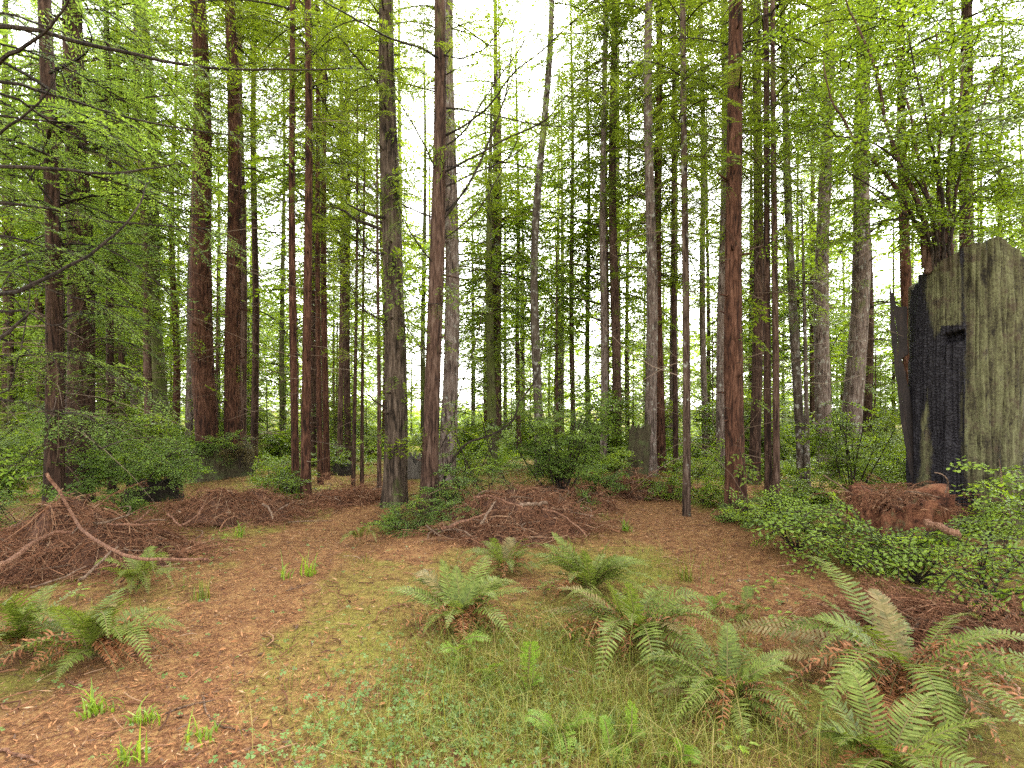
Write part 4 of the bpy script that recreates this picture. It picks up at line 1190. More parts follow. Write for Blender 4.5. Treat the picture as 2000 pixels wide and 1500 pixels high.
def pile(label, c, rx, ry, h, n_tw, seed, tw=(0.2, 0.8), fluff=6000, rot=0.0, zb=None, name='brush_pile'):
    rng = np.random.default_rng(seed)
    z0 = float(gh(c[0], c[1])) if zb is None else zb
    root = thing(name, (c[0], c[1], z0), label, 'brush pile')

    def surf(x, y):
        q = np.hypot((x - c[0]) / rx, (y - c[1]) / ry)
        base = gh(x, y) if zb is None else np.full(np.shape(x), zb)
        a_ = np.arctan2((y - c[1]) / ry, (x - c[0]) / rx)
        q = q * (1 + 0.28 * vnoise(np.cos(a_) * 1.6, np.sin(a_) * 1.6, seed * 1.7, seed + 3))
        hh = h * 1.15 * np.clip(1 - q ** 1.25, 0, 1) * (0.75 + 1.0 * fbm(x * 2.1, y * 2.1, 0, seed, 3)) + 0.06 * fbm(x * 7, y * 7, 0, seed + 1, 3) * (q < 1)
        return base + hh - 0.03 * (q > 0.97)

    r = np.linspace(0.01, 1.03, 26)
    a = np.arange(72) / 72 * 2 * PI
    Rr, Aa = np.meshgrid(r, a, indexing='ij')
    wob = 1.1
    X, Y = c[0] + rx * Rr * np.cos(Aa) * wob, c[1] + ry * Rr * np.sin(Aa) * wob
    mb = MB()
    mb.grid(np.stack([X, Y, surf(X, Y)], -1), wrap=True)
    mb.build('mound', M['pile_soil'], root, True)
    mb = MB()
    for i in range(int(n_tw * 1.35)):
        q, a0 = math.sqrt(rng.random()) * rng.choice([1.0, 1.15, 1.35]), rng.uniform(0, 2 * PI)
        x, y = c[0] + rx * q * math.cos(a0), c[1] + ry * q * math.sin(a0)
        l = rng.uniform(*tw) * rng.choice([0.3, 0.55, 0.9])
        az = rng.uniform(0, 2 * PI)
        t = np.linspace(-0.5, 0.5, 5)
        bend = rng.normal(0, 0.5)
        dx, dy = np.cos(az + bend * t) * t * l, np.sin(az + bend * t) * t * l
        zz = surf(x + dx, y + dy)
        zz = 0.5 * zz + 0.5 * np.linspace(zz[0], zz[-1], 5) + rng.uniform(0, 0.07) + rng.normal(0, 0.22) * l * t + np.abs(rng.normal(0, .22)) * l * (0.25 - t ** 2)
        zz = np.maximum(zz, surf(x + dx, y + dy) - 0.01)
        rad = rng.choice([0.0025, 0.004, 0.006, 0.010], p=[0.6, 0.27, 0.10, 0.03])
        mb.tube(np.stack([x + dx, y + dy, zz], -1), rad * np.linspace(1, 0.45, 5), 4, 0)
    for _ in range(int(170 * rx)):
        q, a0 = math.sqrt(rng.random()) * 1.2, rng.uniform(0, 2 * PI)
        x, y = c[0] + rx * q * math.cos(a0), c[1] + ry * q * math.sin(a0)
        lq, wq = place(T_FINE[rng.integers(6)], np.array([x, y, float(surf(np.array(x), np.array(y))) + 0.05]), rng.uniform(0, 2 * PI), rng.normal(0, .3), rng.normal(0, .7), rng.uniform(0.25, 0.6))
        mb.quads(lq, 1)
        mb.quads(wq, 0)
    for _ in range(int(22 * rx)):
        q, a0 = math.sqrt(rng.random()) * 1.1, rng.uniform(0, 2 * PI)
        x, y = c[0] + rx * q * math.cos(a0), c[1] + ry * q * math.sin(a0)
        az, l, up = rng.uniform(0, 2 * PI), rng.uniform(0.2, 0.7), rng.uniform(-0.1, 0.8)
        t = np.linspace(0, 1, 6)
        zb_ = float(surf(np.array(x), np.array(y)))
        pts = np.stack([x + np.cos(az + t) * t * l, y + np.sin(az + t) * t * l, zb_ + np.maximum(up * l * t * (1.3 - t), -0.02) + 0.02], -1)
        mb.tube(pts, rng.uniform(0.006, 0.016) * (1 - 0.55 * t), 6, 2)
    q, a0 = np.sqrt(rng.random(fluff)) * rng.uniform(0.9, 1.4, fluff), rng.uniform(0, 2 * PI, fluff)
    x, y = c[0] + rx * q * np.cos(a0), c[1] + ry * q * np.sin(a0)
    b = np.stack([x, y, surf(x, y) + rng.uniform(0, 0.05, fluff)], -1)
    d = norm(rng.normal(0, 1, (fluff, 3)) * [1, 1, 0.45])
    s = norm(np.cross(d, rng.normal(0, 1, (fluff, 3))))
    mb.quads(rhombs(b, d, s, rng.uniform(0.03, 0.11, fluff), rng.uniform(0.005, 0.014, fluff)), 0)
    tag(mb.build('twigs', [M['debris'], M['dry_needles'], M['dead_wood']], root), kind='stuff')
    SURFS.append(surf)
    return root


M['pile_soil'] = wood_mat('pile_soil', [(0.32, (0.016, 0.008, 0.005)), (0.5, (0.075, 0.035, 0.021)), (0.68, (0.15, 0.078, 0.048))], (16, 16, 16), 0.05)
pile('wide brush pile of dead brown twigs on the centre mound', gxy(1005, 1028), 1.15, 0.9, 0.40, 1000, 51)
pile('large brush pile of tangled brown twigs under the long forked branch', gxy(140, 1090), 1.25, 0.8, 0.50, 1100, 52, tw=(0.3, 1.0))
pile('brush pile sloping down from the mossy stump with a dark hollow', gxy(462, 1003), 1.0, 0.75, 0.42, 800, 53)
pile('far brush pile of reddish twigs below the hollow leaning stump', gxy(1238, 962), 0.8, 0.7, 0.34, 460, 54)
pile('low brush pile at the foot of the small stump by the trail bend', gxy(676, 978), 0.62, 0.45, 0.16, 240, 55)
pile('small heap of twigs behind the round dark shrub', gxy(1110, 985), 0.6, 0.5, 0.26, 260, 58)
pile('loose twigs and needles heaped on the low rotten stump', RC, 0.42, 0.42, 0.10, 220, 56, zb=0.50, tw=(0.15, 0.6), fluff=1500)
pile('pale dead twigs strewn under the glossy low shrub', gxy(1870, 1225), 0.75, 0.42, 0.07, 260, 57, tw=(0.3, 0.8), fluff=900)


def fallen(label, pts, d, r0, r1, forks=(), mat='red_branch', name='fallen_branch'):
    """pts: photograph pixels, d: depth or (start, end) depth, None = lying on the floor"""
    q = []
    for i, (x, y) in enumerate(pts):
        if d is None:
            p = ground(x, y)
            p[2] += r0 * 0.8
        else:
            dd = d if not isinstance(d, tuple) else d[0] + (d[1] - d[0]) * i / (len(pts) - 1)
            # first point of the ray, from that depth forward, that touches a pile or the floor
            ds = np.linspace(3.5, dd, 400)
            X, Y, Z = (x - 1000) / F * ds, ds, H + (HY - y) / F * ds
            G = gh(X, Y)
            for sf in SURFS:
                G = np.maximum(G, sf(X, Y))
            hit = Z < G + r0 * 1.3 + 0.02
            p = at(x, y, ds[int(np.argmax(hit))] if hit.any() else dd)
        q.append(p)
    o = limb(None, q, r0, r1, name=name, mat=mat, k=7)
    tag(o, label, 'fallen branch')
    return o


fallen('long forked reddish branch arching down over the large brush pile', [(88, 925), (120, 965), (145, 1010), (168, 1048), (215, 1078), (265, 1090), (330, 1093), (411, 1094)], (5.5, 5.2), 0.017, 0.010)
fallen('pale grey stick propped across the long forked branch', [(157, 1133), (195, 1098), (232, 1066)], 5.15, 0.011, 0.007, mat='dead_wood')
fallen('thick brown branch curving over the top of the large brush pile', [(0, 1108), (55, 1065), (100, 1040), (135, 1040)], 5.6, 0.022, 0.012)
fallen('thin pale stick lying low on the large brush pile', [(60, 1148), (120, 1130), (170, 1105)], 5.1, 0.007, 0.004, mat='dead_wood')
fallen('thin straight stick poking up beside the blackish low stump', [(265, 1020), (280, 1008), (296, 994)], 7.3, 0.010, 0.007)
fallen('pale flat stick lying across the back of the large brush pile', [(190, 1024), (240, 1010), (258, 1003)], 6.2, 0.011, 0.008, mat='dead_wood')
fallen('two tone broken stick lying just behind the large brush pile', [(210, 1024), (260, 1026), (308, 1023)], 6.0, 0.010, 0.008)
fallen('long stick leaning on the front of the centre brush pile, bright and straight', [(938, 1024), (955, 1000), (968, 978)], 6.6, 0.013, 0.010, mat='dead_wood')
fallen('peeled orange branch bent over the top of the centre brush pile', [(925, 973), (952, 966), (985, 978), (1020, 990)], 7.2, 0.017, 0.010)
fallen('brown branch lying along the left skirt of the centre brush pile', [(862, 1034), (910, 1018), (950, 1003)], 6.6, 0.016, 0.010)
fallen('short grey log end under the round dark shrub', [(1015, 986), (1045, 985), (1068, 981)], 7.2, 0.022, 0.020, mat='dead_wood')
fallen('thin curved branch lying on the right of the centre brush pile', [(1060, 995), (1090, 1000), (1120, 1020), (1145, 1045)], 6.7, 0.011, 0.006)
fallen('long thin stick lying in the needles before the centre brush pile', [(855, 1058), (900, 1052), (932, 1045)], None, 0.008, 0.006, mat='dead_wood')
fallen('pale stick on the right slope of the mossy stump brush pile', [(515, 985), (530, 1000), (533, 1012)], 8.4, 0.012, 0.007, mat='dead_wood')
fallen('curved pale stick on the left slope of the mossy stump brush pile', [(328, 1004), (340, 1018), (355, 1028)], 7.6, 0.009, 0.006)
fallen('stick lying on the front slope of the mossy stump brush pile', [(356, 1026), (385, 1008), (400, 985)], 7.6, 0.011, 0.007)
fallen('slim pale pole leaning by the left side of the rotten stump', [(1610, 928), (1650, 955), (1684, 978)], 6.4, 0.010, 0.008, mat='dead_wood')
fallen('hooked dead twig arching above the rotten stump', [(1848, 962), (1852, 940), (1845, 928), (1826, 923)], 5.9, 0.010, 0.006, mat='dead_wood')
fallen('thick broken root end jutting from the rotten stump', [(1815, 1020), (1845, 1034), (1865, 1042)], 5.75, 0.035, 0.028)
fallen('thin forked twig lying on the lower reddish trail', [(395, 1362), (402, 1400), (430, 1425), (480, 1432)], None, 0.006, 0.003, mat='dead_wood')
fallen('long slim stick lying across the lower trail', [(290, 1410), (350, 1385), (420, 1370)], None, 0.006, 0.004, mat='dead_wood')
fallen('straight thin stick lying on the upper left trail', [(560, 1156), (590, 1146), (625, 1132)], None, 0.005, 0.004, mat='dead_wood')
fallen('short pale stick at the bottom edge of the trail', [(0, 1470), (30, 1478), (66, 1485)], None, 0.008, 0.007)
fallen('pale twig in the litter below the left ferns', [(130, 1335), (148, 1341), (166, 1343)], None, 0.006, 0.005)
fallen('bent branch lying among the pale dead twigs', [(1790, 1248), (1830, 1240), (1880, 1238), (1925, 1230)], None, 0.008, 0.004)
fallen('short light stick lying in the needles at the path edge', [(1440, 1137), (1452, 1135), (1462, 1133)], None, 0.009, 0.008, mat='dead_wood')
# ------------------------------------------------------------------ ferns
def frond_mesh(root, B, tip, arch, width, n_pair=30, mat='frond_green', name='frond', rng=RNG, curl=0.0, lacy=False):
    B, tip = np.asarray(B, float), np.asarray(tip, float)
    L0 = np.linalg.norm(tip - B)
    c1 = B + (tip - B) * 0.25 + np.array([0, 0, arch * L0])
    c2 = B + (tip - B) * 0.72 + np.array([0, 0, arch * L0 * 0.95])
    t = np.linspace(0, 1, 24)[:, None]
    P = B * (1 - t) ** 3 + c1 * 3 * t * (1 - t) ** 2 + c2 * 3 * t ** 2 * (1 - t) + tip * t ** 3
    t = t[:, 0]
    T = norm(np.gradient(P, axis=0))
    hd_ = norm(np.array([tip[0] - B[0], tip[1] - B[1], 0]))
    S = norm(np.cross(T, [0, 0, 1.0]) + 0.05 * np.cross(hd_, [0, 0, 1.0]))
    tw = rng.normal(0, 0.25)
    N = norm(np.cross(S, T))
    S = norm(S * math.cos(tw) + N * math.sin(tw))
    N = norm(np.cross(S, T))
    mb = MB()
    mb.tube(P, 0.0035 * (1 - 0.75 * t) + 0.0006, 4, 1, cap=False)
    u = np.linspace(0.13, 0.995, n_pair)
    prof = np.minimum(1, 0.45 + 2.2 * (u - 0.1)) * (1 - np.clip((u - 0.4) / 0.6, 0, 1) ** 1.7 * 0.93)
    for sg in (1, -1):
        uu = np.clip(u + sg * 0.004, 0, 1)
        p = np.stack([np.interp(uu, t, P[:, i]) for i in range(3)], -1)
        tt = norm(np.stack([np.interp(uu, t, T[:, i]) for i in range(3)], -1))
        ss = norm(np.stack([np.interp(uu, t, S[:, i]) for i in range(3)], -1))
        nn = norm(np.stack([np.interp(uu, t, N[:, i]) for i in range(3)], -1))
        ln = width * prof * rng.uniform(0.85, 1.08, n_pair)
        fwd = math.radians(18) + 0.5 * np.clip(u - 0.5, 0, 1)
        d0 = norm(np.sin(fwd)[:, None] * tt + np.cos(fwd)[:, None] * sg * ss + nn * (0.10 + rng.normal(0, 0.10 + curl, (n_pair, 1))) + rng.normal(0, 0.04 + curl, (n_pair, 3)))
        d1 = norm(d0 - nn * (0.28 + curl) + 0.28 * tt)
        wv = norm(np.cross(d0, nn) + rng.normal(0, curl, (n_pair, 3)))
        hw = (0.0085 + 0.085 * width) * (0.55 + 0.45 * prof) * L0 ** 0.4
        if lacy:
            hw = hw * 0.6
        hw = hw[:, None] if np.ndim(hw) else hw
        l_ = ln[:, None]
        a = p
        m1 = a + d0 * l_ * 0.40
        m2 = m1 + norm(d0 + d1) * l_ * 0.35
        e = m2 + d1 * l_ * 0.25
        mb.quads(np.stack([a - wv * hw * .42, m1 - wv * hw * 0.5, m1 + wv * hw * 0.5, a + wv * hw * .42], 1), 0)
        mb.quads(np.stack([m1 - wv * hw * .5, m2 - wv * hw * 0.34, m2 + wv * hw * 0.34, m1 + wv * hw * .5], 1), 0)
        mb.quads(np.stack([m2 - wv * hw * .34, e, e + wv * 0.0005, m2 + wv * hw * .34], 1), 0)
        if lacy:
            for q in (0.2, 0.4, 0.6, 0.8):
                for k in (1, -1):
                    bb = a + d0 * l_ * q
                    mb.quads(rhombs(bb, norm(d0 * 0.6 + k * wv), nn * 0 + norm(d0 - k * 0.6 * wv), ln * 0.30 * (1 - q * .6), ln * 0.12), 0)
    return mb.build(name, [M[mat], M['frond_stalk']], root)


M['frond_stalk'] = island_mat('frond_stalk', [(0, (0.07, 0.05, 0.02)), (1, (0.16, 0.14, 0.05))])


def fern(label, base, tips, dead=6, width=0.085, seed=1, extra=0, name='sword_fern', dl=0.45, mat='frond_green', lacy=False, npair=30):
    """tips: (px, py, height of tip above the floor[, arch[, material]])"""
    rng = np.random.default_rng(seed)
    b = ground(*base)
    root = thing(name, b, label, 'fern')
    n = 0
    extra = extra or (0 if lacy or dead < 5 else (9 if dead < 16 else 15))
    for q in tips:
        tip = ground(q[0], q[1], q[2])
        # the point on the pixel's ray that is q[2] above the floor
        ds = np.linspace(1.3, 14, 3000)
        zr = H + (HY - q[1]) / F * ds
        g_ = gh((q[0] - 1000) / F * ds, ds) + q[2]
        d = ds[int(np.argmax(zr < g_))]
        tip = at(q[0], q[1], d)
        arch = q[3] if len(q) > 3 else 0.33
        mt = q[4] if len(q) > 4 else mat
        off = rng.normal(0, 0.025, 3) * [1, 1, 0]
        frond_mesh(root, b + off + [0, 0, 0.01], tip, arch, width * 1.28 * rng.uniform(0.85, 1.15), npair, mt, rng=rng, lacy=lacy)
        n += 1
    for i in range(extra):
        az, l = 2.4 * i + rng.uniform(0, 1), dl * rng.uniform(0.75, 1.3)
        tip = b + np.array([math.cos(az) * l, math.sin(az) * l, rng.uniform(0.04, 0.34)])
        frond_mesh(root, b, tip, rng.uniform(0.2, 0.45), width * rng.uniform(0.9, 1.25), npair, mat, rng=rng, lacy=lacy)
    for i in range(dead):
        az, l = rng.uniform(PI * 0.8, 2.2 * PI), dl * rng.uniform(0.5, 1.15)
        tip = b + np.array([math.cos(az) * l, math.sin(az) * l, 0])
        tip[2] = float(gh(tip[0], tip[1])) + 0.015
        frond_mesh(root, b + [0, 0, 0.10], tip, rng.uniform(0.15, 0.42), width * rng.uniform(0.6, 0.95), 26, 'frond_dead', name='dead_frond', rng=rng, curl=0.35)
    return root


FD = 'frond_dead'
FF = 'frond_fading'
fern('sword fern with a big rust brown skirt, left one of the middle fern group', (900, 1225),
     [(782, 1182, .16), (800, 1140, .22), (806, 1122, .34, .35, FF), (862, 1092, .42, .12), (890, 1105, .38, .1), (962, 1085, .36, .25), (930, 1135, .30, .15), (1003, 1262, .05, .45), (925, 1180, .2), (985, 1135, .25), (1012, 1170, .16, .35, FF)], dead=26, width=0.08, seed=101, dl=0.45)
fern('smaller sword fern nearest the centre brush pile', (985, 1120),
     [(928, 1075, .18), (958, 1052, .36), (1032, 1054, .34), (1000, 1050, .3, .3, FF), (1040, 1120, .06, .35), (905, 1105, .18), (1045, 1085, .2), (950, 1130, .05)], dead=6, width=0.07, seed=102, dl=0.4)
fern('tallest upright sword fern of the middle group, bright green fronds fanned out', (1150, 1160),
     [(1078, 1040, .52, .12), (1062, 1062, .40, .15), (1108, 1046, .52, .1), (1190, 1058, .48, .12), (1140, 1075, .42, .1), (1205, 1085, .36, .2), (1035, 1092, .28), (1030, 1110, .2), (1245, 1095, .3, .25), (1262, 1120, .2), (1285, 1140, .15)], dead=6, width=0.085, seed=103, dl=0.5, extra=14)
fern('sword fern in the middle group with one scarlet dead frond hanging in it', (1240, 1258),
     [(1150, 1140, .42, .12), (1185, 1132, .45, .1), (1228, 1138, .45, .1), (1085, 1150, .3, .25, FF), (1035, 1208, .1, .25, FF), (1060, 1215, .06, .3), (1168, 1350, .03, .45), (1290, 1402, .02, .4), (1385, 1312, .06, .45), (1350, 1195, .25), (1400, 1225, .2), (1330, 1240, .22, .3, FF), (1100, 1235, .05, .25, FD)], dead=18, width=0.085, seed=104, dl=0.58)
fern('large sprawling sword fern with long arching fronds, among orange dead fronds', (1775, 1355),
     [(1560, 1088, .42, .25), (1590, 1208, .35, .3), (1702, 1150, .48, .25, FF), (1868, 1510, .02, .5), (1885, 1490, .02, .48), (1590, 1440, .06, .45), (1950, 1440, .05, .4, FF), (1405, 1235, .06, .22, FF), (1480, 1290, .08, .2, FF), (1650, 1270, .06, .2, FD), (1595, 1270, .05, .2, FD), (1720, 1250, .2, .3, FD), (1900, 1265, .1, .2, FD), (1705, 1460, .02, .2, FD)], dead=34, width=0.085, seed=105, dl=0.8, npair=36)
fern('sword fern at the bottom edge with two broad bright fronds', (1730, 1520), [(1590, 1435, .14, .3), (1640, 1455, .2, .3), (1800, 1540, .1, .3), (1660, 1560, .1)], dead=5, width=0.09, seed=106, dl=0.4)
fern('sword fern low in front of the middle group, fronds drooping both ways', (1420, 1382),
     [(1300, 1450, .03, .45), (1345, 1400, .1, .4), (1530, 1395, .06, .4), (1500, 1350, .16, .35), (1320, 1330, .16, .3), (1365, 1340, .2), (1550, 1420, .03, .3), (1460, 1320, .2), (1290, 1360, .06, .3, FF)], dead=16, width=0.07, seed=107, dl=0.4)
fern('sword fern on the left with pale spreading fronds over orange dead ones', (180, 1290),
     [(112, 1325, .05, .4), (297, 1310, .06, .5), (345, 1232, .16, .25), (252, 1170, .42, .2), (200, 1198, .38, .2), (90, 1192, .4, .3), (130, 1190, .42, .2), (225, 1185, .4, .3, FF)], dead=16, width=0.075, seed=108, dl=0.45)
fern('sword fern cut by the left edge, blue green fronds beside the trail', (40, 1275),
     [(-20, 1190, .4), (10, 1180, .42), (45, 1198, .35), (105, 1272, .08, .4), (80, 1215, .3), (-40, 1260, .2)], dead=14, width=0.075, seed=109, dl=0.45)
fern('small sword fern tucked under the large brush pile', (270, 1148),
     [(222, 1140, .14), (255, 1160, .08), (300, 1112, .3), (335, 1110, .28), (340, 1145, .12), (290, 1160, .08), (235, 1125, .2)], dead=6, width=0.06, seed=110, dl=0.3)
fern('tiny fern beside the trail below the huge fir', (706, 1058), [(664, 1062, .06), (684, 1045, .14), (722, 1035, .2), (735, 1060, .06), (700, 1040, .18)], dead=2, width=0.05, seed=111, dl=0.2)
fern('tiny fern at the path side under the lime green low shrub', (1455, 1205), [(1435, 1190, .12), (1462, 1145, .2), (1440, 1215, .04), (1490, 1190, .1)], dead=2, width=0.05, seed=112, dl=0.2)
LM = 'frond_lime'
for lab, base, tips, sd in (
        ('yellow green lacy fern in the grass below the rust skirted fern', (905, 1290), [(860, 1275, .1), (885, 1298, .04), (960, 1255, .14), (930, 1272, .1)], 121),
        ('small lacy fern leaning left in the dry grass', (965, 1325), [(930, 1312, .07), (938, 1330, .02), (980, 1300, .12)], 122),
        ('upright lacy lime fern in the middle of the grass', (1035, 1360), [(1010, 1320, .14), (1038, 1255, .3), (1060, 1330, .12), (995, 1350, .05), (1045, 1290, .22)], 123),
        ('lacy lime fern with a long frond at the bottom of the grass', (1090, 1445), [(1020, 1402, .08), (1060, 1408, .12), (1165, 1410, .1), (1130, 1420, .08), (1110, 1490, .03)], 124),
        ('lacy lime fern near the bottom edge, right of the grass', (1215, 1465), [(1175, 1400, .16), (1220, 1500, .02), (1235, 1375, .22), (1260, 1440, .1), (1180, 1480, .04)], 125),
        ('lacy fern under the drooping fronds by the bottom edge', (1330, 1500), [(1280, 1480, .05), (1300, 1510, .02), (1370, 1490, .06), (1335, 1455, .12)], 126),
        ('lacy fern in the leaf litter at the right path side', (1400, 1195), [(1385, 1165, .12), (1420, 1160, .14), (1435, 1195, .05), (1380, 1200, .04)], 127)):
    fern(lab, base, tips, dead=0, width=0.05, seed=sd, name='lacy_fern', mat=LM, lacy=True, npair=16)

# scarlet dead frond hanging inside the middle fern
rq = np.random.default_rng(33)
red = [v for v in bpy.data.objects if v.get('label', '').startswith('sword fern in the middle group with one scarlet')][0]
M['frond_scarlet'] = leaf_mat('frond_scarlet', [(0.05, (0.20, 0.03, 0.02)), (0.5, (0.38, 0.09, 0.06)), (1.0, (0.50, 0.18, 0.12))], trans=0.2, tcol=(1, .8, .8))
for k in range(3):
    o = frond_mesh(red, at(1252 + 4 * k, 1242, 3.45), at(1258 + 5 * k, 1292, 3.40), 0.1, 0.035, 18, 'frond_scarlet', name='dead_frond', rng=rq, curl=0.3)
    o["label"] = 'scarlet dead frond'

# ------------------------------------------------------------------ litter, grass, clover
def scatter(n, rmin, rmax, rng, falloff=1.0, a0=38, a1=142):
    """points over the floor, density falling with distance"""
    u_ = rng.random(n)
    p = 2 - falloff
    r = (rmin ** p + u_ * (rmax ** p - rmin ** p)) ** (1 / p)
    a = np.radians(rng.uniform(a0, a1, n))
    return r * np.cos(a), r * np.sin(a), r


rl = np.random.default_rng(55)
n = 330000
x, y, r = scatter(n, 1.6, 17, rl, 1.15)
keep = rl.random(n) < 1.0 - 0.55 * moss_at(x, y)
x, y, r = x[keep], y[keep], r[keep]
n = len(x)
az = rl.uniform(0, 2 * PI, n)
d = norm(np.stack([np.cos(az), np.sin(az), rl.normal(0.05, 0.22, n)], -1))
s = norm(np.cross(d, norm(np.stack([rl.normal(0, .45, n), rl.normal(0, .45, n), np.ones(n)], -1))))
ln = np.exp(rl.normal(math.log(0.019), 0.40, n)) * (1 + r / 12)
b = np.stack([x, y, gh(x, y) + rl.uniform(0.002, 0.016, n)], -1)
mb = MB()
mb.quads(rhombs(b, d, s, ln, ln * np.where(rl.random(n) < 0.65, rl.uniform(0.05, 0.13, n), rl.uniform(0.13, 0.28, n))), 0)
tag(mb.build('needle_litter', M['litter']), 'reddish brown needles and leaf scraps strewn over the forest floor', 'litter', kind='stuff')

n = 1500
x, y, r = scatter(n, 1.8, 13, rl, 1.1)
mb = MB()
for i in range(n):
    az, l = rl.uniform(0, 2 * PI), math.exp(rl.normal(math.log(0.13), 0.55))
    t = np.linspace(-.5, .5, 4)
    bend = rl.normal(0, 0.6)
    xx, yy = x[i] + np.cos(az + bend * t) * t * l, y[i] + np.sin(az + bend * t) * t * l
    mb.tube(np.stack([xx, yy, gh(xx, yy) + 0.008 + rl.uniform(0, .012)], -1), rl.uniform(0.0012, 0.0038) * (1 + r[i] / 16), 4, 0, cap=False)
tag(mb.build('fallen_twigs', M['debris']), 'small fallen twigs scattered over the needles', 'twigs', kind='stuff')


def blades(n, x, y, rng, hgt, wid, lean=0.6):
    """bent grass blades of three quads"""
    az = rng.uniform(0, 2 * PI, n)
    ln = hgt * np.exp(rng.normal(0, 0.35, n))
    dirh = np.stack([np.cos(az), np.sin(az), 0 * az], -1)
    le = np.abs(rng.normal(lean, 0.35, n))[:, None]
    b = np.stack([x, y, gh(x, y) - 0.005], -1)
    sd = np.stack([-np.sin(az), np.cos(az), 0 * az], -1)
    P = [b]
    ang = 0.15 * le
    for k in range(3):
        P.append(P[-1] + (ln / 3)[:, None] * (np.cos(ang) * [0, 0, 1.0] + np.sin(ang) * dirh))
        ang = ang + le * 0.75
    W = [1.0, 0.85, 0.5, 0.08]
    w_ = (wid * rng.uniform(0.7, 1.3, n))[:, None] * 0.5
    V = np.stack([np.stack([P[k] - sd * w_ * W[k], P[k] + sd * w_ * W[k]], 1) for k in range(4)], 1)   # n,4,2,3
    v = V.reshape(-1, 3)
    base_ = np.arange(n)[:, None] * 8
    f = np.concatenate([np.stack([base_[:, 0] + 2 * k, base_[:, 0] + 2 * k + 1, base_[:, 0] + 2 * k + 3, base_[:, 0] + 2 * k + 2], -1) for k in range(3)])
    return v, f


mb = MB()
# short mossy grass wherever the floor is green
n = 60000
x, y, r = scatter(n, 1.7, 16, rl, 1.1)
mo = moss_at(x, y)
keep = rl.random(n) < 0.6 * np.clip(mo * 1.1 - 0.12, 0, 1) * (0.35 + 0.65 * sstep(-0.1, 0.35, fbm(x * 2.2, y * 2.2, 0, 91, 3)))
x, y, r = x[keep], y[keep], r[keep]
mb.add(*blades(len(x), x, y, rl, 0.05 * (1 + r / 12), 0.003 * (1 + r / 5), 1.0), 0)
# long wispy grass around the ferns
cx, cy = [], []
for px, py, sx, sy, k in ((1080, 1330, .55, .35, 1500), (1180, 1440, .5, .3, 1400), (1010, 1400, .45, .25, 800), (1330, 1470, .4, .2, 1100), (940, 1310, .3, .2, 600),
                          (1420, 1260, .3, .2, 300), (1300, 1110, .35, .25, 300), (1100, 1270, .4, .25, 900), (870, 1480, .35, .2, 500)):
    c = ground(px, py)
    cx.append(rl.normal(c[0], sx * 1.0, k))
    cy.append(rl.normal(c[1], sy, k))
x, y = np.concatenate(cx), np.concatenate(cy)
keep = np.hypot(x, y) > 1.7
x, y = x[keep], y[keep]
mb.add(*blades(len(x), x, y, rl, 0.17 * np.exp(rl.normal(0, .3, len(x))), 0.0034, 1.25), 0)
tag(mb.build('grass', M['grass']), 'short mossy grass and long wispy blades between the ferns', 'grass', kind='stuff')


def tuft(label, px, py, n, h, seed, mat='leaf_bright'):
    rng = np.random.default_rng(seed)
    b = ground(px, py)
    x, y = b[0] + rng.normal(0, 0.035, n), b[1] + rng.normal(0, 0.03, n)
    mb = MB()
    mb.add(*blades(n, x, y, rng, h, 0.012, 0.7), 0)
    o = mb.build('grass_tuft', M[mat])
    return tag(o, label, 'grass tuft')


tuft('broad bladed green tuft on the reddish trail above the left bend', 605, 1125, 26, 0.20, 1)
tuft('bright tuft of broad blades by the trail beneath the mossy stump', 470, 1050, 22, 0.22, 2)
tuft('low spreading tuft on the lower trail, larger of two side by side', 190, 1395, 40, 0.10, 3)
tuft('low spreading tuft on the lower trail, smaller of two side by side', 285, 1412, 30, 0.09, 4)
tuft('bright tuft beside the needle path behind the tallest sword fern', 1225, 1038, 40, 0.14, 5)
tuft('pale wispy tuft at the grassy edge of the needle path', 1338, 1135, 30, 0.20, 6, 'grass')
tuft('small tuft right by the little twig on the upper trail', 560, 1130, 14, 0.14, 7)

tuft('tiny moss green tuft on the lower trail under the forked twig', 400, 1440, 26, 0.07, 8)
tuft('thin green tuft at the bottom edge of the trail', 250, 1490, 26, 0.09, 9)
tuft('soft green tuft beside the small tucked fern', 400, 1170, 30, 0.12, 10, 'grass')

# clover-like leaves, three to a stalk
mb = MB()
n = 2600
cx, cy = [], []
for px, py, sx, sy, k in ((830, 1360, .32, .35, 480), (900, 1450, .35, .25, 420), (720, 1480, .35, .2, 260), (1000, 1270, .35, .25, 120), (850, 1420, .5, .3, 320), (1120, 1190, .35, .2, 110), (1480, 1180, .4, .3, 160),
                          (1400, 1300, .4, .3, 220), (300, 1350, .4, .3, 50), (1900, 1300, .35, .3, 120), (620, 1230, .6, .5, 70), (560, 1080, .7, .6, 90), (330, 1130, .4, .3, 90), (800, 1110, .5, .3, 70)):
    c = ground(px, py)
    cx.append(rl.normal(c[0], sx, k))
    cy.append(rl.normal(c[1], sy, k))
x, y = np.concatenate(cx), np.concatenate(cy)
n = len(x)
hh = rl.uniform(0.02, 0.07, n)
b = np.stack([x, y, gh(x, y) + hh], -1)
keep = rl.random(n) < 0.75
x, y, hh, b = x[keep], y[keep], hh[keep], b[keep]
n = len(x)
sz = rl.uniform(0.010, 0.024, n)
a0 = rl.uniform(0, 2 * PI, n)
tilt = rl.normal(0, 0.3, (n, 2))
